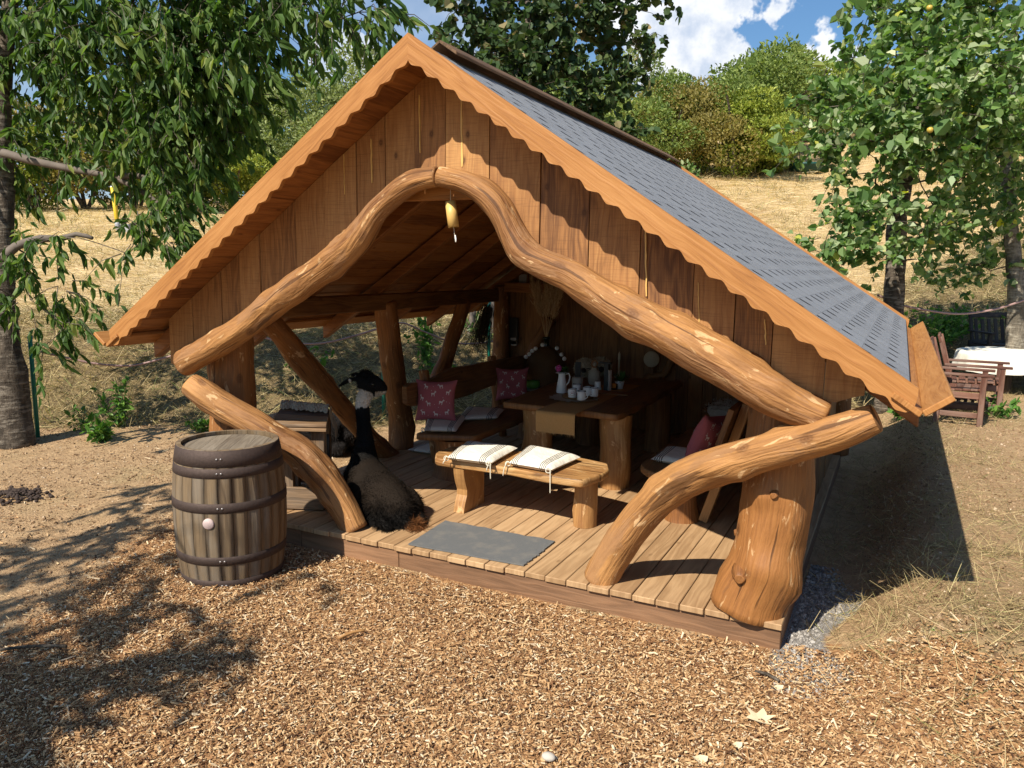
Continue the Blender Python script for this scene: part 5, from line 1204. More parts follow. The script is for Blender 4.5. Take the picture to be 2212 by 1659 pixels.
def col_front(V):
    n=len(V); ax=unit(CH-RUMP); TB=RUMP-ax*.18+np.array([.08,.04,-.085]); c=np.tile(np.array([.009,.008,.007]),(n,1)); t=(V-RUMP)@ax; L_=np.linalg.norm(CH-RUMP)
    nn=np.array([noise.noise((float(p[0])*6,float(p[1])*6,float(p[2])*6)) for p in V])
    back=(sm((t+.2)/.1)*sm((L_*.92-t)/.12)*sm((V[:,2]-.22)/.12)); c=c*(1-back[:,None])+np.array([.017,.0115,.0075])*back[:,None]
    body=V[:,2]<.62; c[~body]=(.010,.010,.011)
    neckband=(V[:,2]>n3[2]-.05+.10*nn+.35*(V[:,0]-n3[0]))&(V[:,2]<hd[2]+.012+.09*nn-.25*(V[:,0]-hd[0]))&(np.hypot(V[:,0]-n3[0],V[:,1]-n3[1])<.11)&((V-hd)@unit(nose-hd)<.075)
    c[neckband]=(.66,.61,.53)
    chin=((V-nose)@unit(nose-hd)>-.075)&(V[:,2]<nose[2]-.016)&(np.linalg.norm(V-nose,axis=1)<.13); c[chin]=(.6,.55,.47)
    ch=(np.linalg.norm(V-(CH+np.array([-.15,.0,-.12])),axis=1)<.10); c[ch]=(.5,.47,.42)
    tail=sm((.125+.03*nn-np.linalg.norm(V-TB,axis=1))/.05); c=c*(1-tail[:,None])+np.array([.19,.075,.025])*tail[:,None]
    eye=np.zeros(n,bool)
    return c*(1+.45*nn[:,None])
def fl_front(V):
    L=.013+.024*sm((.46-V[:,2])/.2); ax=unit(CH-RUMP); L=L+.03*sm((.14-np.linalg.norm(V-(RUMP-ax*.18+np.array([.08,.04,-.085])),axis=1))/.05); L=L+.012*sm((.30-V[:,2])/.15)
    L=np.where(V[:,2]>hd[2]+.07,.022,L); return L
lroot=llama('llama','black and white llama with brown back sitting on the deck looking right','llama' and llama_front,col_front,(42000,fl_front),(RUMP[0]*.5+CH[0]*.5,0,ZD))
# eyes as parts
fh=unit(nose-hd); sdh=unit(np.cross(fh,[0,0,1]))
for s in (1,-1):
    b=B(); ell(b,hd+fh*.055+sdh*s*.068+np.array([0,0,.035]),(.016,.016,.014),None,10); b.build('eye','darkglass',lroot)
# second llama lying outside, behind the side table
LA=OZ(585,938,.28); LB_=OZ(735,935,.24)
def llama_back(b):
    P,R=logpath([(LA+np.array([-.12,0,-.05]),.10),(LA,.22),((LA+LB_)/2+np.array([0,0,.02]),.25),(LB_,.20),(LB_+np.array([.14,-.02,-.08]),.10)],.04); b.tube(P,R,22,.03,3.)
    for d in (-.16,.16): ell(b,LB_+np.array([-.02,d,-.12]),(.22,.11,.10))
    P,R=logpath([(LA+np.array([-.02,.05,.05]),.14),(LA+np.array([-.22,.1,.04]),.085),(LA+np.array([-.48,.1,-.08]),.075),(LA+np.array([-.64,.06,-.13]),.07)],.03); b.tube(P,R,16,0)
    e=LA+np.array([-.66,.05,-.13]); b.tube(*logpath([(e+np.array([.06,0,.02]),.06),(e+np.array([-.05,-.03,.01]),.06),(e+np.array([-.2,-.07,-.02]),.035)],.02),14,0)
    for d in (-.05,.05): b.tube([e+np.array([.03,d,.05]),e+np.array([.05,d*1.4,.11]),e+np.array([.07,d*1.3,.17])],[.02,.026,.006],8,0,flat=(1,.5))
def col_back(V): 
    nn=np.array([noise.noise((float(p[0])*7,float(p[1])*7,float(p[2])*7)) for p in V]); return np.tile(np.array([.022,.019,.018]),(len(V),1))*(1+.6*nn[:,None])
llama('llama','black llama lying on the ground outside behind the side table',llama_back,col_back,(16000,lambda V:np.full(len(V),.035)),((LA[0]+LB_[0])/2,LA[1],0))

# ------------------------------------------------------------------ fence and hose
def on_bank(px,py,z_guess=0.0,it=60):
    """ground point seen along a sight line"""
    d=_ray(px,py); t=1.
    for s_ in np.linspace(4,70,1400):
        p=CAM+d*s_
        if p[2]<gz(p[0],p[1]): return p
    return CAM+d*60
fence=thing('wire_fence','green wire fence with thin posts running along the foot of the bank','fence',(-4,2,0))
FP=[on_bank(82,945)]
q=AT(828,800,10.6); FP.append(np.array([q[0],q[1],gz(q[0],q[1])])); q=AT(1056,760,12.2); FP.append(np.array([q[0],q[1],gz(q[0],q[1])]))
d0=unit(FP[0]-FP[1]); FP=[FP[0]+d0*3.2]+FP
for i in range(len(FP)): FP[i][2]=gz(FP[i][0],FP[i][1])
HF=1.22
for p in FP:
    b=B(); b.tube([p+np.array([0,0,-.2]),p+np.array([0,0,HF*.5]),p+np.array([.0,0,HF])],[.026,.026,.026],10,0); b.lathe([(.03,HF-.01),(.03,HF+.02),(0,HF+.03)],p,10); b.build('post','greenpost',fence)
Vs=[];Fs=[];off=0
def wires(segs,r):
    global off
    A=np.array([s[0] for s in segs]);Bq=np.array([s[1] for s in segs]); d=Bq-A; d/=np.linalg.norm(d,axis=1)[:,None]+1e-9
    u=np.cross(d,[0.3,.2,.9]); u/=np.linalg.norm(u,axis=1)[:,None]; v=np.cross(d,u); n=len(A)
    V=np.stack([X_+(u*math.cos(a)+v*math.sin(a))*r for X_ in (A,Bq) for a in (0,2*PI/3,4*PI/3)],1).reshape(-1,3); k=np.arange(n)[:,None]*6
    F=np.concatenate([k+np.array([[0,1,4,3]]),k+np.array([[1,2,5,4]]),k+np.array([[2,0,3,5]])],0); Vs.append(V);Fs.append(F+off);off+=len(V)
for a,c in zip(FP[:-1],FP[1:]):
    L_=np.linalg.norm((c-a)[:2]); m=int(L_/.075); segs=[]
    P=lambda i,j:np.array([*(a+(c-a)*(i/m))[:2],gz(*(a+(c-a)*(i/m))[:2])+.04+j*.075])
    J=15
    for i in range(m):
        for j in range(J):
            if (i+j)%2==0: segs.append((P(i,j),P(i+1,j+1)))
            else: segs.append((P(i,j+1),P(i+1,j)))
    wires(segs,.0012); wires([(P(i,J),P(i+1,J)) for i in range(m)],.002)
np_mesh('chain_link',np.concatenate(Vs),np.concatenate(Fs),'wire',fence)
def swag(label,pts,r=.013):
    S_=spline(pts,.06); b=B(); b.tube(S_,np.full(len(S_),r),8,0); tag(b.build('garden_hose','hose'),label,'hose')
D1=float((FP[1]-CAM)@FW); D2=float((FP[2]-CAM)@FW); D3=float((FP[3]-CAM)@FW)
def dp(px): return np.interp(px,[-200,82,828,1056],[float((FP[0]-CAM)@FW),D1,D2,D3])-.05
swag('pinkish hose sagging between the fence posts left of the hut',[AT(px,py,dp(px)) for px,py in ((88,760),(150,774),(210,786),(280,790),(335,779),(385,764),(440,745),(540,727),(585,733),(640,742),(700,741),(760,727),(828,707),(870,698),(920,718),(980,740),(1030,742),(1060,738),(1100,733))])

# ------------------------------------------------------------------ trees
def tree(name,label,trunkpts,clumps,leaf,group=None,bark='bark',cat='tree',limbs=True,seed=0,fruit=None,trough=.07,twigmat=None):
    """trunkpts [(xyz,r)], clumps [(centre,radius,count)], leaf dict(L,W,mat,droop,twig,fold,wide)"""
    rnd=random.Random(seed); base=np.array(trunkpts[0][0]); root=thing(name,label,cat,base,group)
    b=B(); P,R=logpath(trunkpts,.12); b.tube(P,R,16,trough,seed+1.7,nf=1.6,knobs=3)
    LV=[];LF=[];off=0; leafP=[];leafD=[]
    nodes=[(P[i_],0.,R[i_]) for i_ in range(len(P)) if P[i_][2]>P[0,2]+.3*(P[-1,2]-P[0,2])]
    TR=np.array([q[0] for q in nodes])
    for (c,r,cnt) in sorted(clumps,key=lambda q:float(np.linalg.norm(TR-np.asarray(q[0]),axis=1).min())):
        c=np.asarray(c,float)
        if limbs:
            A_=np.array([q[0] for q in nodes]); cost=np.linalg.norm(A_-c,axis=1)+.30*np.array([q[1] for q in nodes])+.25*np.maximum(0,A_[:,2]-c[2]-1.)
            i=int(np.argmin(cost)); s0,dep,rr0=nodes[i]; L_=np.linalg.norm(c-s0); mid=(s0+c)/2+np.array([rnd.gauss(0,.12),rnd.gauss(0,.12),.10])*L_
            r0=min(rr0*.6,.012+.009*L_) if dep==0 else rr0*.8; S_=spline([s0,mid,c],.15); b.tube(S_,np.linspace(r0,max(.005,r0*.5),len(S_)),7,.06,seed+i,cap=False); nodes.append((c,dep+L_,max(.006,r0*.55)))
        tw=max(3,int(cnt/leaf['per']))
        for _ in range(tw):
            d=rdir(1)[0]; st=c+d*r*rnd.uniform(.05,.75); dirn=unit(d*.8+np.array([rnd.gauss(0,.3),rnd.gauss(0,.3),rnd.gauss(0,.3)])+np.array(leaf['lean']))
            Lt=leaf['twig']*rnd.uniform(.6,1.3); m1=st+dirn*Lt*.5; e=st+dirn*Lt+np.array([0,0,-leaf['droop']*Lt*.5])
            if leaf.get('twigs',True): b.tube([st,m1,e],[.006,.004,.002],4,0,cap=False)
            tt=np.sort(RNG.uniform(.05,1.05,leaf['per'])); q=st*((1-tt)**2)[:,None]+2*(tt*(1-tt))[:,None]*m1+(tt**2)[:,None]*e
            dd=rdir(leaf['per'])*.75+unit(e-st)*.5+np.array([0,0,-leaf['droop']])+np.array(leaf['lean'])*.6
            leafP.append(q+rdir(leaf['per'])*.02);leafD.append(dd)
    b.build('trunk',bark,root)
    LP=np.concatenate(leafP);LD=np.concatenate(leafD); n=len(LP)
    Nn=rdir(n)+np.array([0,0,leaf.get('up',.9)]); sc=RNG.lognormal(0,.22,n)
    V,F=leaves(LP,LD,Nn,leaf['L']*sc,leaf['W']*sc,leaf.get('fold',.25),leaf.get('wide',.5))
    o=np_mesh('crown',V,F,leaf['mat'],root); return root
# left cherry
tb0=on_bank(28,962); tb0[2]-=.05; dT=float((tb0-CAM)@FW)
TP=[(tb0,.25),(AT(22,900,dT),.21),(AT(18,800,dT),.19),(AT(8,700,dT),.145),(AT(4,560,dT),.13),(AT(6,420,dT),.12),(AT(2,250,dT),.11),(AT(14,80,dT),.09),(AT(40,-150,dT),.06),(AT(60,-420,dT),.03)]
cl=[]
def C(px,py,dd,r,n):
    k=sm((px-330)/250)
    if 700>py>0 and px<700: px-=55*k; py-=34*k
    cl.append((AT(px-14,py-42,dT+dd),r,int(n*(.66-.12*k))))
for px,py,dd,r,n in ((60,60,0,.8,900),(170,40,-.6,.8,1000),(300,60,-.9,.8,1000),(420,30,-1.2,.75,900),(540,60,-1.2,.7,800),(640,40,-1.6,.6,620),(740,50,-1.8,.5,420),(825,70,-1.9,.32,230),
  (90,190,.3,.8,900),(220,180,-.3,.8,1000),(350,190,-.9,.75,1000),(470,170,-1.2,.7,850),(580,170,-1.3,.6,600),(620,130,-1.5,.38,240),(745,85,-1.7,.26,150),
  (110,300,.4,.6,340),(240,300,-.2,.6,420),(370,300,-.7,.65,800),(480,290,-.9,.6,700),(570,280,-.9,.5,480),(600,225,-1.0,.3,150),
  (60,395,.2,.45,300),(150,395,.0,.35,160),(310,375,-.4,.5,300),(400,385,-.6,.5,360),(480,365,-.8,.42,300),
  (340,480,-.6,.30,120),(415,500,-.7,.32,220),(330,545,-.6,.28,120),(375,560,-.7,.28,170),(290,590,-.6,.2,60),
  (70,590,-.3,.33,150),(120,560,-.5,.22,70),(80,690,-.4,.30,150),(140,660,-.5,.25,110),(150,740,-.5,.2,90),(110,790,-.5,.13,30),
  (80,-120,0,1.0,800),(260,-120,-.6,1.0,900),(450,-120,-1,.9,800),(620,-100,-1.4,.8,600),(-120,80,0,1.0,900),(-150,300,.2,.9,800),(-120,560,0,.6,350),(60,-330,.0,1.1,700),(330,-330,-.6,1.0,700)): C(px,py,dd,r,n)
CH_LEAF=dict(L=.15,W=.064,mat='leafcherry',droop=.7,lean=(.55,-.10,-.2),twig=.42,per=9,fold=.22,wide=.45,up=.6)
cherry=tree('cherry_tree','large dark leaved cherry tree with drooping branches at the left edge',TP,cl,CH_LEAF,seed=3)
b=B()
for pts,r0 in (((( 8,560),(35,533),(90,515),(130,516),(165,506),(200,514)),.06),((( 6,330),(90,352),(190,372),(250,385),(330,430),(390,490),(430,520)),.05),(((250,385),(300,380),(350,405),(400,440)),.04)):
    S_=spline([AT(px,py,dT-.35) for px,py in pts],.1); b.tube(S_,np.linspace(r0,r0*.35,len(S_)),9,.10,pts[0][0])
b.build('limb','barkgrey',cherry)
# shade tree outside the frame at front left, casting the dapples on the soil
cl2=[]; _d=np.array(_dir)
for px,py in ((-120,1540),(-40,1500),(60,1505),(150,1480),(240,1445),(330,1420),(420,1398),(500,1372),(575,1350),(-30,1620),(90,1600),(-150,1430),(30,1425),(120,1395),(230,1345),(310,1310),(-100,1330),(60,1290),(180,1255),(300,1215),(120,1200),(250,1150),(340,1120),(-30,1200),(410,1085),(430,1040),(330,1070),(480,1180),(470,1010),(505,950),(690,1250)):
    z=random.uniform(3.4,5.4); g=OZ(px,py,0); c=g-_d*(z/-_d[2])
    cl2.append((c,random.uniform(.20,.34),random.randint(60,120) if px<460 else random.randint(22,40)))
tree('cherry_tree','cherry tree out of view at the left front whose shade falls on the soil',[((-5.4,-8.2,-.1),.2),((-5.3,-8.1,2),.16),((-5.1,-7.9,4.5),.10),((-5.0,-7.8,6.5),.04)],cl2,CH_LEAF,seed=9)
# maple behind the ridge
dM=14.5; mb=AT(1165,700,dM); mb[2]=gz(mb[0],mb[1])
TP=[(mb,.16),(AT(1160,330,dM),.12),(AT(1150,150,dM),.085),(AT(1140,0,dM),.06),(AT(1150,-150,dM),.03)]
cl=[]
for px,py,dd,r,n in ((990,20,0,.42,130),(1060,30,.2,.6,360),(1140,30,0,.65,420),(1220,20,-.1,.6,380),(1300,10,0,.5,240),(1370,20,.2,.35,110),(980,100,0,.35,100),(1040,120,.1,.55,330),(1120,130,-.2,.6,400),(1200,120,0,.6,400),(1290,100,.1,.5,240),(1370,100,0,.35,110),(1415,70,.1,.18,24),(1075,205,.1,.5,280),(1160,215,-.1,.6,400),(1250,200,0,.55,340),(1330,190,.1,.4,150),(1395,150,.1,.25,50),(1210,280,0,.5,330),(1290,270,.1,.45,230),(1350,290,0,.35,110),(1120,280,0,.4,230),(1000,-70,0,.6,300),(1140,-90,.1,.8,420),(1280,-80,0,.7,350),(1400,-60,0,.5,170),(960,50,0,.2,40),(1440,-20,0,.25,50)):
    cl.append((AT(px,py,dM+dd*2),r,n))
tree('maple_tree','dark green maple tree rising behind the hut ridge',TP,cl,dict(L=.135,W=.15,mat='leafmaple',droop=.35,lean=(.1,0,-.05),twig=.40,per=8,fold=.15,wide=.62,up=1.0),bark='bark',seed=5)
# apple tree at right
dA=11.6; ab=AT(1930,700,dA); ab[2]=gz(ab[0],ab[1])-.05
TP=[(ab,.175),(AT(1932,620,dA),.145),(AT(1938,480,dA),.13),(AT(1955,380,dA),.12),(AT(1985,250,dA-.2),.085),(AT(2010,100,dA-.4),.06),(AT(2030,-100,dA-.5),.03)]
cl=[]
for px,py,dd,r,n in ((1880,20,-.6,.4,150),(1960,30,-.8,.55,330),(2060,20,-1,.6,400),(2160,30,-1,.6,400),(1850,110,-.6,.32,100),(1930,120,-1,.5,300),(2020,120,-1.3,.6,400),(2120,130,-1.4,.6,420),(2200,120,-1,.5,300),(1790,215,-.5,.33,130),(1860,215,-1,.45,260),(1950,220,-1.4,.55,360),(2050,220,-1.6,.6,400),(2150,230,-1.4,.6,400),(1745,215,-.4,.2,40),(1760,280,-.5,.30,110),(1840,300,-1,.42,220),(1930,310,-1.2,.5,320),(2030,320,-1.2,.55,360),(2130,320,-1,.55,330),(1720,320,-.4,.15,25),(1800,385,-.6,.26,80),(1790,355,-.5,.25,80),(2190,330,-.6,.5,240),(2060,400,-.5,.4,160),(1900,380,-.7,.3,90),
   (1790,500,-1,.28,110),(1850,470,-1.1,.36,180),(1920,480,-1.2,.36,190),(1990,500,-1.0,.34,160),(1840,545,-1,.28,100),(1900,560,-1,.26,80),(1780,545,-1,.2,45),(2020,450,-.9,.3,100),(1980,560,-.4,.25,60),
   (1960,-90,-.6,.8,350),(2120,-90,-.8,.9,380),(2300,60,-.8,.8,300),(2310,250,-.6,.8,300)):
    cl.append((AT(px,py,dA+dd),r,int(n*.95)))
AP=dict(L=.118,W=.095,mat='leafapple',droop=.12,lean=(-.05,-.1,.12),twig=.32,per=8,fold=.3,wide=.62,up=.7)
apple=tree('apple_tree','leafy apple tree with yellow fruit behind the right end of the roof',TP,cl,AP,bark='bark',seed=8)
for lab,px,py,dd in (('yellow apple hanging highest in the apple tree',2008,17,-1.45),('yellow apple half way down the apple tree',2009,281,-1.85),('yellow apple on a low twig of the apple tree near the pale trunk',2112,482,-1.0)):
    p=AT(px,py,dA+dd); r=.040; t=thing('apple',lab,'apple',p,'yellow apples in the tree'); b=B(); b.lathe([(0,-r*.80),(r*.3,-r*.9),(r*.8,-r*.6),(r,0),(r*.85,r*.6),(r*.35,r*.86),(0,r*.68)],p,18); b.build('fruit','apple',t); b=B(); b.tube([p+np.array([0,0,r*.65]),p+np.array([.006,0,r*1.5])],[.003,.002],5,0); b.build('stalk','twig',t)
# far right pale trunk tree and the one further back
dB=12.2; bb=AT(2198,745,dB); bb[2]=gz(bb[0],bb[1])-.05
TP=[(bb,.16),(AT(2196,660,dB),.13),(AT(2190,560,dB),.115),(AT(2180,450,dB),.10),(AT(2175,300,dB),.09),(AT(2190,100,dB),.05)]
cl=[]
for px,py,dd,r,n in ((2120,420,.3,.5,230),(2200,430,-.2,.5,260),(2070,500,.5,.4,170),(2150,500,-.3,.35,120),(2080,570,.4,.4,170),(2140,585,.2,.3,90),(2060,620,.5,.25,60),(2200,540,.3,.4,130),(2200,300,.8,.8,400),(2100,330,.9,.8,350),(2290,420,0,.7,250)):
    cl.append((AT(px,py,dB+dd),r,n))
tree('fruit_tree','pale barked tree at the right edge behind the garden table',TP,cl,dict(AP,L=.11,W=.08,mat='leafapple'),bark='barkpale',seed=12)
# young stems seen through the left rear opening
for lab,xs,sd_ in (('thin grey sapling seen between the rear posts, nearer the slanting brace',((1010,860),(1003,800),(1012,740),(1020,690),(1024,640)),1),('thin grey sapling seen right beside the back left post',((1052,850),(1048,800),(1060,745),(1062,690),(1066,640)),2)):
    dd=13.0; p0=AT(*xs[0],dd); TPs=[(np.array([p0[0],p0[1],gz(p0[0],p0[1])]),.06)]+[(AT(x,y,dd),.05) for x,y in xs[1:]]
    cl=[(AT(xs[2][0]+random.randint(-30,30),xs[2][1]+random.randint(-30,60),dd),.2,30) for _ in range(4)]
    tree('sapling',lab,TPs,cl,dict(AP,L=.09,W=.06),bark='barkgrey',seed=20+sd_,group='saplings behind the hut')

# bushes at the top of the field
def bush(label,px,py_base,depth,w,h,mat,n,seed=0,leaf=.30,name='bush',lumps=9):
    rnd=random.Random(seed); c=AT(px,py_base,depth); c[2]=gz(c[0],c[1]); root=thing(name,label,'bush',c,'bushes along the top of the field')
    b=B(); P=[];D=[]
    for k in range(5):
        e=c+np.array([rnd.uniform(-.35,.35)*w,rnd.uniform(-.3,.3)*w,h*rnd.uniform(.5,.85)]); b.tube([c+np.array([0,0,-.2]),(c+e)/2+np.array([0,0,h*.1]),e],[.12,.08,.04],6,0,cap=False)
    leaf*=.62; n=int(n*2.1); lumps=int(lumps*1.5)
    LP=[];LD=[]
    for k in range(lumps):
        a=rnd.uniform(0,2*PI); rr_=rnd.uniform(0,.40)*w; zc_=h*rnd.uniform(.18,.80); cc=c+np.array([math.cos(a)*rr_,math.sin(a)*rr_,zc_]); R_=np.array([w*rnd.uniform(.12,.25),w*rnd.uniform(.12,.25),h*rnd.uniform(.11,.22)])
        m=n//lumps; d=rdir(m); s=RNG.uniform(.55,1.12,m)**.6
        f=1+.22*np.array([noise.noise((float(q[0])*2.2+k,float(q[1])*2.2,float(q[2])*2.2+seed)) for q in d])
        q=cc+d*R_*(s*f)[:,None]; LP.append(q); LD.append(d*.6+rdir(m)*.7+np.array([0,0,.25]))
    b.build('stems','bark',root)
    LP=np.concatenate(LP); LD=np.concatenate(LD); m=len(LP); sc=RNG.lognormal(0,.3,m)
    V,F=leaves(LP,LD,rdir(m)+np.array([0,-.2,.7]),leaf*sc,leaf*.6*sc,.2,.55); np_mesh('foliage',V,F,mat,root)
dK=46
for i,(lab,px,yb,dep,w,h,mat,n,lf) in enumerate((
 ('yellow green bush low at the field edge, far left',70,432,44,8,5.5,'leafyel',6000,.26),
 ('rust brown bush showing through the cherry leaves at far left',185,430,46,8,6.5,'leafbrown',6000,.28),
 ('mixed yellow bush in the hedge row left of the yellow pipe',300,430,47,7,4.5,'leafyel',5000,.26),
 ('mid green bush in the hedge row above the yellow pipe',410,432,45,7,5.5,'leafmid',5000,.28),
 ('dull yellow bush in the hedge row left of the roof',510,432,46,7,4,'leafyel',4500,.26),
 ('tall dark green tree clump behind the hedge row at left',330,428,54,13,10,'leafmid',8000,.4),
 ('tall pale green poplar like bush above the left roof slope',690,430,50,9,11.5,'leafpale',10000,.30),
 ('pale green bush just left of the roof peak',800,430,54,7,11,'leafpale',6500,.30),
 ('mid green bush between left poplar bush and cherry leaves',590,430,52,8,9,'leafmid',6000,.32),
 ('light green bush seen through the maple branches',1340,400,48,9,7.6,'leafpale',7500,.28),
 ('yellow green bush beside the maple, low',1440,400,42,9,5.6,'leafmid',7500,.26),
 ('large rounded green bush against the clouds at right',1620,392,46,11,7.1,'leafmid',10000,.32),
 ('green bush behind the rounded one nearest the apple tree',1730,385,52,11,5.6,'leafmid',6500,.32),
 ('bright yellow green bush at the field edge right of the ridge',1590,398,40,7,4.6,'leafyel',8000,.22),
 ('tawny yellow bush at the field edge above the roof',1500,400,41,7,5.0,'leafbrown',7000,.22),
 ('low yellow bush in front of the rounded green bush',1650,396,41,4.5,3.4,'leafyel',5000,.2),
 ('pale yellow tree behind the apple tree',1830,380,60,9,5.5,'leafyel',5000,.36),
 ('green bush behind the apple tree at far right',1990,385,55,14,5.5,'leafmid',6000,.4),
 ('olive bush behind the fruit tree at the right edge',2170,390,55,14,5.5,'leafmid',6000,.4),
 ('dark green bush behind the maple trunk',1200,400,50,12,9,'leafmid',7000,.34))):
    bush(lab,px,yb,dep,w,h,mat,n,i*3+1,lf)
# grey green leafy shrub tips above the ridge by the right slope
bush('silvery green shrub just behind the roof ridge',1470,330,19,1.7,2.9,'leafapple',900,77,.15,'shrub',7)

# ------------------------------------------------------------------ far small things
p=on_bank(256,500); t=thing('marker_pipe','yellow marker pipe on a grey foot standing in the straw field','pipe',p); dd=float((p-CAM)@FW); tp=AT(243,405,dd); r=span(p,9)/2
b=B(); m_=p+(tp-p)*.16; b.tube([m_,tp],[r,r],12,0); b.build('pipe','yellow',t); b=B(); b.tube([p-np.array([0,0,.1]),m_,m_+(tp-p)*.03],[r*1.25]*3,12,0); b.box(p+np.array([.35,.2,.12]),(.5,.4,.35)); b.build('foot','grey',t)
b=B(); b.tube([tp,tp+(tp-p)*.02],[r*1.05]*2,12,0); b.build('cap','white',t)
p=on_bank(1738,372); dd=float((p-CAM)@FW); t=thing('tank_lid','round dark green tank lid beside the bushes at the field edge','tank',p); R=span(p,78)/2
b=B(); b.lathe([(0,0),(R*.93,0),(R*.95,R*.30),(R,R*.32),(R,R*.40),(R*.9,R*.45),(0,R*.52)],p,36); b.build('lid','tank',t)

# ------------------------------------------------------------------ garden furniture at right
def gpt(px,py):
    return on_bank(px,py)
def armchair(name,label,origin,rot,mat,w=.60,dpt=.56,hs=.42,ha=.64,hb=.98,group=None):
    o=np.array(origin,float); t=thing(name,label,'chair',o,group); f=np.array([math.cos(rot),math.sin(rot),0]); s=np.array([-f[1],f[0],0]); R3=np.array([f,s,[0,0,1]]).T
    Q=lambda x,y,z:o+f*x+s*y+np.array([0,0,z])
    for y in (-w/2,w/2):
        b=B(); b.box(Q(dpt/2,y,ha/2),(.06,.06,ha),R3,2); b.build('leg',mat,t)
        b=B(); tilt=frame(unit(f*1-np.array([0,0,1])*-.22),unit(np.array([0,0,1])-f*.22)); b.box(Q(-dpt/2,y,.24),(.06,.06,.50),R3,2); b.build('leg',mat,t)
        b=B(); b.box(Q(.02,y,ha+.014),(dpt+.16,.075,.028),R3,0); b.build('armrest',mat,t)
        b=B(); b.box(Q(0,y,.13),(dpt-.06,.03,.06),R3,0); b.box(Q(0,y,hs-.045),(dpt-.06,.03,.07),R3,0); b.build('side_rail',mat,t)
    b=B()
    for j in range(6): b.box(Q(-dpt/2+.05+j*(dpt-.06)/5.,0,hs-.0+.004*j),(.075,w-.07,.022),R3,1)
    b.build('seat',mat,t)
    b=B(); b.box(Q(dpt/2-.02,0,hs-.045),(.03,w-.06,.07),R3,1); b.box(Q(-dpt/2,0,hs-.05),(.03,w-.06,.07),R3,1); b.build('frame',mat,t)
    b=B(); up=unit(np.array([0,0,1.])-f*.28); BR=frame(s,up)
    for y in (-w/2+.03,w/2-.03): b.box(Q(-dpt/2-.06,y,.68)+f*.0,(.045,.05,hb-.36),BR,2)
    for j in range(5): b.box(Q(-dpt/2-.06,-w/2+.12+j*(w-.24)/4.,.66),(.06,.018,hb-.46),BR,2)
    b.box(Q(-dpt/2-.06,0,.64)+up*.30,(w,.028,.09),BR,0); b.box(Q(-dpt/2-.06,0,.64)-up*.17,(w-.06,.028,.05),BR,0)
    b.build('backrest',mat,t); return t
p1=gpt(2115,922); p2=gpt(2020,915)
rt=math.atan2((p1-p2)[1],(p1-p2)[0]); mid=(p1+p2)/2
fwd=np.array([math.cos(rt),math.sin(rt),0]); sdv=np.array([-fwd[1],fwd[0],0])
armchair('garden_armchair','worn red brown garden armchair standing nearest the hut roof',mid+sdv*.30,rt,'redwood',.60,float(np.linalg.norm((p1-p2)[:2])),.40,.58,.94,'wooden garden armchairs')
armchair('garden_armchair','worn red brown garden armchair behind the first one, mostly hidden',mid+sdv*1.12+fwd*.10,rt+.05,'redwood',.60,.56,.40,.60,.92,'wooden garden armchairs')
q=AT(2160,850,12.6); q[2]=gz(q[0],q[1]); rr_=math.atan2(CAM[1]-q[1],CAM[0]-q[0])
TH=.74
tq=OZ(2108,762,gz(*gpt(2140,880)[:2])+TH); g0=gz(tq[0]+.7,tq[1]+.1)
yl_=unit(np.array([FW[0],FW[1],0])); xl=np.array([yl_[1],-yl_[0],0])
tq=AT(2104,764,11.4); TH=tq[2]-g0
t=thing('garden_table','oval garden table with turned legs under a white cloth','table',tq+xl*.9+np.array([0,0,-TH]))
b=B(); cen=tq+xl*.95+yl_*.25
b.lathe([(0,-.05),(.86,-.05),(.90,-.03),(.90,-.012),(0,-.012)],cen,36); b.build('tabletop','darkwood',t)
for a in (-.5,.5):
    for c_ in (-.4,.4): 
        b=B(); q=cen+xl*a+yl_*c_; b.tube([np.array([q[0],q[1],g0-.05]),np.array([q[0],q[1],cen[2]-.05])],[.045,.045],10,.0); b.build('leg','darkwood',t)
b=B(); n=72; prof=[(0,0),(.6,.0),(.88,.0),(.925,-.01),(.94,-.05),(.945,-.14),(.95,-.23)]
fl_=lambda j,z:1+(.022*math.sin(j*2.1)+.012*math.sin(j*.9))*(z<-.02)*(-z*6)
k=b.add([cen+np.array([math.cos(2*PI*j/n)*rr2*fl_(j,z),math.sin(2*PI*j/n)*rr2*fl_(j,z),z+.004-(.05*abs(math.sin(4*PI*j/n)) if z<-.2 else 0)]) for rr2,z in prof for j in range(n)])
for a in range(len(prof)-1):
    for j in range(n): j2=(j+1)%n; b.face((k+a*n+j,k+a*n+j2,k+(a+1)*n+j2,k+(a+1)*n+j),[(0,0)]*4,True)
tag(b.build('tablecloth','cloth'),'white cloth hanging over the garden table','tablecloth')
# dark slatted chair behind the table
q=AT(2157,770,13.4); g1=gz(q[0],q[1]); rr_=math.atan2(-FW[1],-FW[0])
armchair('garden_chair','blackened slatted garden chair with curved top behind the white table',(q[0],q[1],g1),rr_,'darkwood',.70,.55,.44,.64,float(AT(2157,696,13.4)[2]-g1)+.05)
# low dark crate under the armchair
q=gpt(2080,895)+sdv*.5
b=B()
for j in range(7): b.box(q+fwd*(j-3)*.08+np.array([0,0,.09]),(.035,.30,.14),frame(fwd,(0,0,1)),2)
b.box(q+np.array([0,0,.02]),(.60,.30,.03),frame(fwd,(0,0,1)),0); tag(b.build('slatted_crate','darkwood'),'low dark slatted crate on the ground behind the armchair','crate')
swag('dark reddish hose hanging between the trees at right',[AT(px,py,dA+.35) for px,py in ((1895,637),(1945,658),(2000,670),(2070,678),(2140,670),(2190,656),(2260,632))],.016)

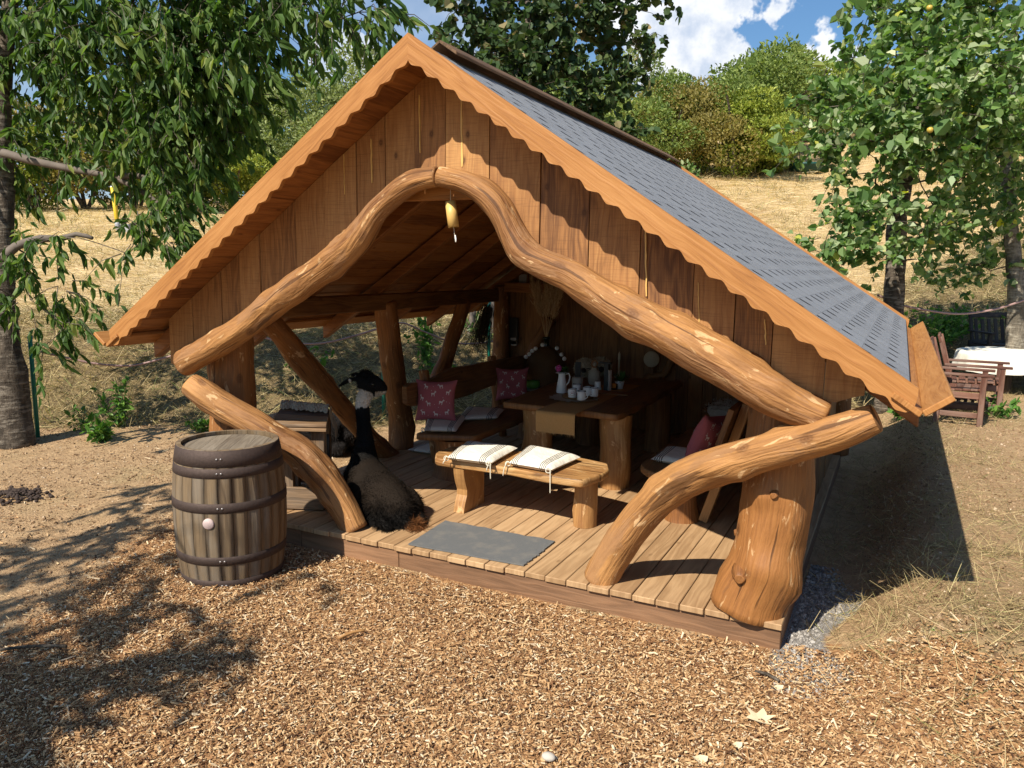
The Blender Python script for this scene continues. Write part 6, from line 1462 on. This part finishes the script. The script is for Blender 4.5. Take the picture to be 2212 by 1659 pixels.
# ------------------------------------------------------------------ small ground things
def weed(label,px,py,h,w,n,lf,group='green weeds'):
    p=on_bank(px,py); t=thing('weed',label,'plant',p,group); b=B(); LP=[];LD=[]
    for k in range(max(3,n//14)):
        e=p+np.array([random.gauss(0,w*.4),random.gauss(0,w*.4),h*random.uniform(.4,1.0)]); b.tube([p+np.array([random.gauss(0,w*.15),random.gauss(0,w*.15),-.01]),(p+e)/2,e],[.004,.003,.002],4,0,cap=False)
        tt=RNG.uniform(.15,1,14); LP.append(p+(e-p)*tt[:,None]+RNG.normal(0,.012,(14,3))); LD.append(rdir(14)+np.array([0,0,.35]))
    b.build('stem','green',t); LP=np.concatenate(LP);LD=np.concatenate(LD);m=len(LP); sc=RNG.lognormal(0,.3,m)
    V,F=leaves(LP,LD,rdir(m)+np.array([0,0,1.2]),lf*sc,lf*.6*sc,.2,.55); np_mesh('leaf_mass',V,F,'weed',t)['kind']='stuff'
for a in (('broad leaved low weed on the soil edge left of the barrel',222,955,.28,.35,200,.075),('tall green weed on the bank above the soil edge',262,925,.75,.35,260,.07),('slender green weed on the bank, left of the tall one',180,930,.28,.3,100,.05),
          ('low green weed beside the left front post',440,935,.25,.3,140,.06),('green weed on the bank seen left of the brace',660,820,.5,.5,200,.07),('green climber on the fence behind the middle post',920,800,1.2,.3,260,.09),('green weed on the bank right of the middle post',950,845,.5,.5,180,.08),
          ('green shrub growing at the foot of the pale trunk bank',2010,760,.8,1.0,420,.09),('small green plant beside the right end of the eave',1945,905,.35,.3,200,.08),('green grass tuft plant beside the armchair leg',2170,905,.25,.4,160,.07),
          ('tiny green seedling in the chips at the lower right',2027,1410,.10,.08,42,.035),('tiny green seedling nearest the right edge of the chips',2088,1432,.07,.06,28,.03),('green undergrowth below the apple tree',2050,735,.7,.9,360,.09),('green undergrowth behind the hidden armchair',2000,820,.6,.5,260,.08)):
    weed(*a)
p=OZ(1640,1560,.03); b=B(); pl=[]
for a,r in ((0,.5),(12,.42),(30,.95),(48,.5),(62,.62),(88,1.05),(112,.6),(125,.55),(150,1.0),(172,.5),(200,.75),(230,.4),(265,.55),(300,.42),(330,.7)):
    pl.append(p+np.array([math.cos(math.radians(a))*r*.085,math.sin(math.radians(a))*r*.085,.012+.03*abs(math.sin(math.radians(a*1.7)))*r]))
k=b.add([p+np.array([0,0,.006])]+pl)
for i in range(len(pl)): b.face((k,k+1+i,k+1+(i+1)%len(pl)),[(0,0)]*3,True)
tag(b.build('dead_leaf','deadleaf'),'large pale curled maple leaf on the wood chips','leaf',group='dry fallen leaves')
for lab,px,py,s in (('small whitish dry leaf above the large pale leaf on the chips',1676,1488,.035),('small pale dry leaf near the bottom edge of the chips',1508,1642,.04),('small pale dry leaf at the right side of the chips',1588,1612,.03)):
    p=OZ(px,py,.03); b=B(); k=b.add([p+np.array([math.cos(a)*s*(1+.3*math.sin(a*3)),math.sin(a)*s*.6,.01+.012*math.sin(a*2)]) for a in np.linspace(0,2*PI,10)[:-1]]+[p+np.array([0,0,.004])])
    for i in range(9): b.face((k+9,k+i,k+(i+1)%9),[(0,0)]*3,True)
    tag(b.build('dead_leaf','deadleaf'),lab,'leaf',group='dry fallen leaves')
p=OZ(1185,1640,.02); b=B(); ell(b,p+np.array([0,0,.012]),(.032,.024,.018),None,10); tag(b.build('pale_stone','stone'),'pale rounded stone on the chips at the bottom edge','stone')
p=OZ(35,1070,.01); 
b=B()
for _ in range(230): dx_,dy_=random.gauss(0,.15),random.gauss(0,.11); q=p+np.array([dx_,dy_,.045*math.exp(-(dx_/.16)**2-(dy_/.11)**2)]); ell(b,q,np.array([random.uniform(.8,1.5),random.uniform(.8,1.3),.8])*random.uniform(.008,.019),None,6)
tag(b.build('soil_heap','clod'),'small dark heap of crumbled droppings on the soil at left','heap',kind='stuff')
for lab,px,py,L_,an in (('dark short stick lying on the chips right of the mat',1657,1461,.14,-.4),('dark crooked stick on the chips at the left edge',72,1400,.36,.5),('pale split stick on the chips near the bottom',760,1370,.16,1.0)):
    p=OZ(px,py,.035); d=np.array([math.cos(an),math.sin(an),.05]); b=B(); S_=spline([p-d*L_/2,p+np.array([0,.01,.008]),p+d*L_/2],.03); b.tube(S_,np.full(len(S_),.009),8,.12,px); tag(b.build('stick','bark' if 'dark' in lab else 'bench'),lab,'stick')

# ------------------------------------------------------------------ sky
w=bpy.data.worlds.new('World'); scene.world=w; w.use_nodes=True; N=NT(w.node_tree)
sky=N.n('ShaderNodeTexSky'); sky.sky_type='NISHITA'; sky.sun_disc=False; sky.sun_elevation=SUN_EL
sx,sy=-math.cos(SUN_AZ),-math.sin(SUN_AZ); sky.sun_rotation=math.atan2(sx,sy)
sky.air_density=1.3; sky.dust_density=.6; sky.ozone_density=1.5
tc0=N.n('ShaderNodeTexCoord').outputs['Generated']
wn=N.n('ShaderNodeTexNoise'); wn.inputs['Scale'].default_value=9; wn.inputs['Detail'].default_value=5; wn.inputs['Roughness'].default_value=.6; N.l(tc0,wn.inputs['Vector'])
wsub=N.n('ShaderNodeVectorMath',operation='SUBTRACT'); N.l(wn.outputs['Color'],wsub.inputs[0]); wsub.inputs[1].default_value=(.5,.5,.5)
wsc=N.n('ShaderNodeVectorMath',operation='SCALE'); N.l(wsub.outputs[0],wsc.inputs[0]); wsc.inputs['Scale'].default_value=.008
tc=N.vadd(tc0,wsc.outputs[0])
def dirn(px,py): return tuple(unit(_ray(px,py)))
blobs=[]
def dotc(v):
    nd=N.n('ShaderNodeVectorMath',operation='DOT_PRODUCT'); N.l(tc,nd.inputs[0]); nd.inputs[1].default_value=v; return nd.outputs['Value']
def blob(px,py,rpx):
    return N.smooth(dotc(dirn(px,py)),math.cos(rpx*1.5/F_PX),math.cos(rpx*.15/F_PX))
puff=N.noise(tc,19,9,.66); puff2=N.noise(tc,3.2,5,.55)
bl=None
for q in ((1500,40,95),(1560,80,76),(1440,55,80),(1390,-10,75),(1590,110,40),(1712,75,66),(1748,100,68),(1690,130,55),(1450,165,75),(1590,180,60),(1800,180,70),(775,150,42),(1000,190,45),(2300,250,120)):
    o=blob(*q); bl=o if bl is None else N.math('MAXIMUM',bl,o)
cum=N.smooth(N.math('ADD',bl,N.math('MULTIPLY_ADD',puff,1.5,-.75)),.36,.66)
# thin high veil and clouds elsewhere in the sky
veil=N.math('MULTIPLY',N.smooth(puff2,.50,.72),.45)
cm=N.math('MAXIMUM',cum,veil)
sepz=N.n('ShaderNodeSeparateXYZ'); N.l(tc,sepz.inputs[0])
shade=N.smooth(N.math('ADD',N.math('MULTIPLY',sepz.outputs[2],.9),N.math('MULTIPLY_ADD',N.noise(tc,22,7,.6),.75,-.375)),.10,.34)
ccol=N.mix(shade,(7.4,8.6,10.6),(12.6,12.8,13.2))
SKYCOL=N.mix(cm,N.mix(1.,sky.outputs[0],(.80,1.12,1.46),'MULTIPLY'),ccol)
bg=N.n('ShaderNodeBackground'); N.l(SKYCOL,bg.inputs[0]); bg.inputs[1].default_value=.055
wo=N.n('ShaderNodeOutputWorld'); N.l(bg.outputs[0],wo.inputs[0])
scene.cycles.max_bounces=6 if hasattr(scene,'cycles') else None
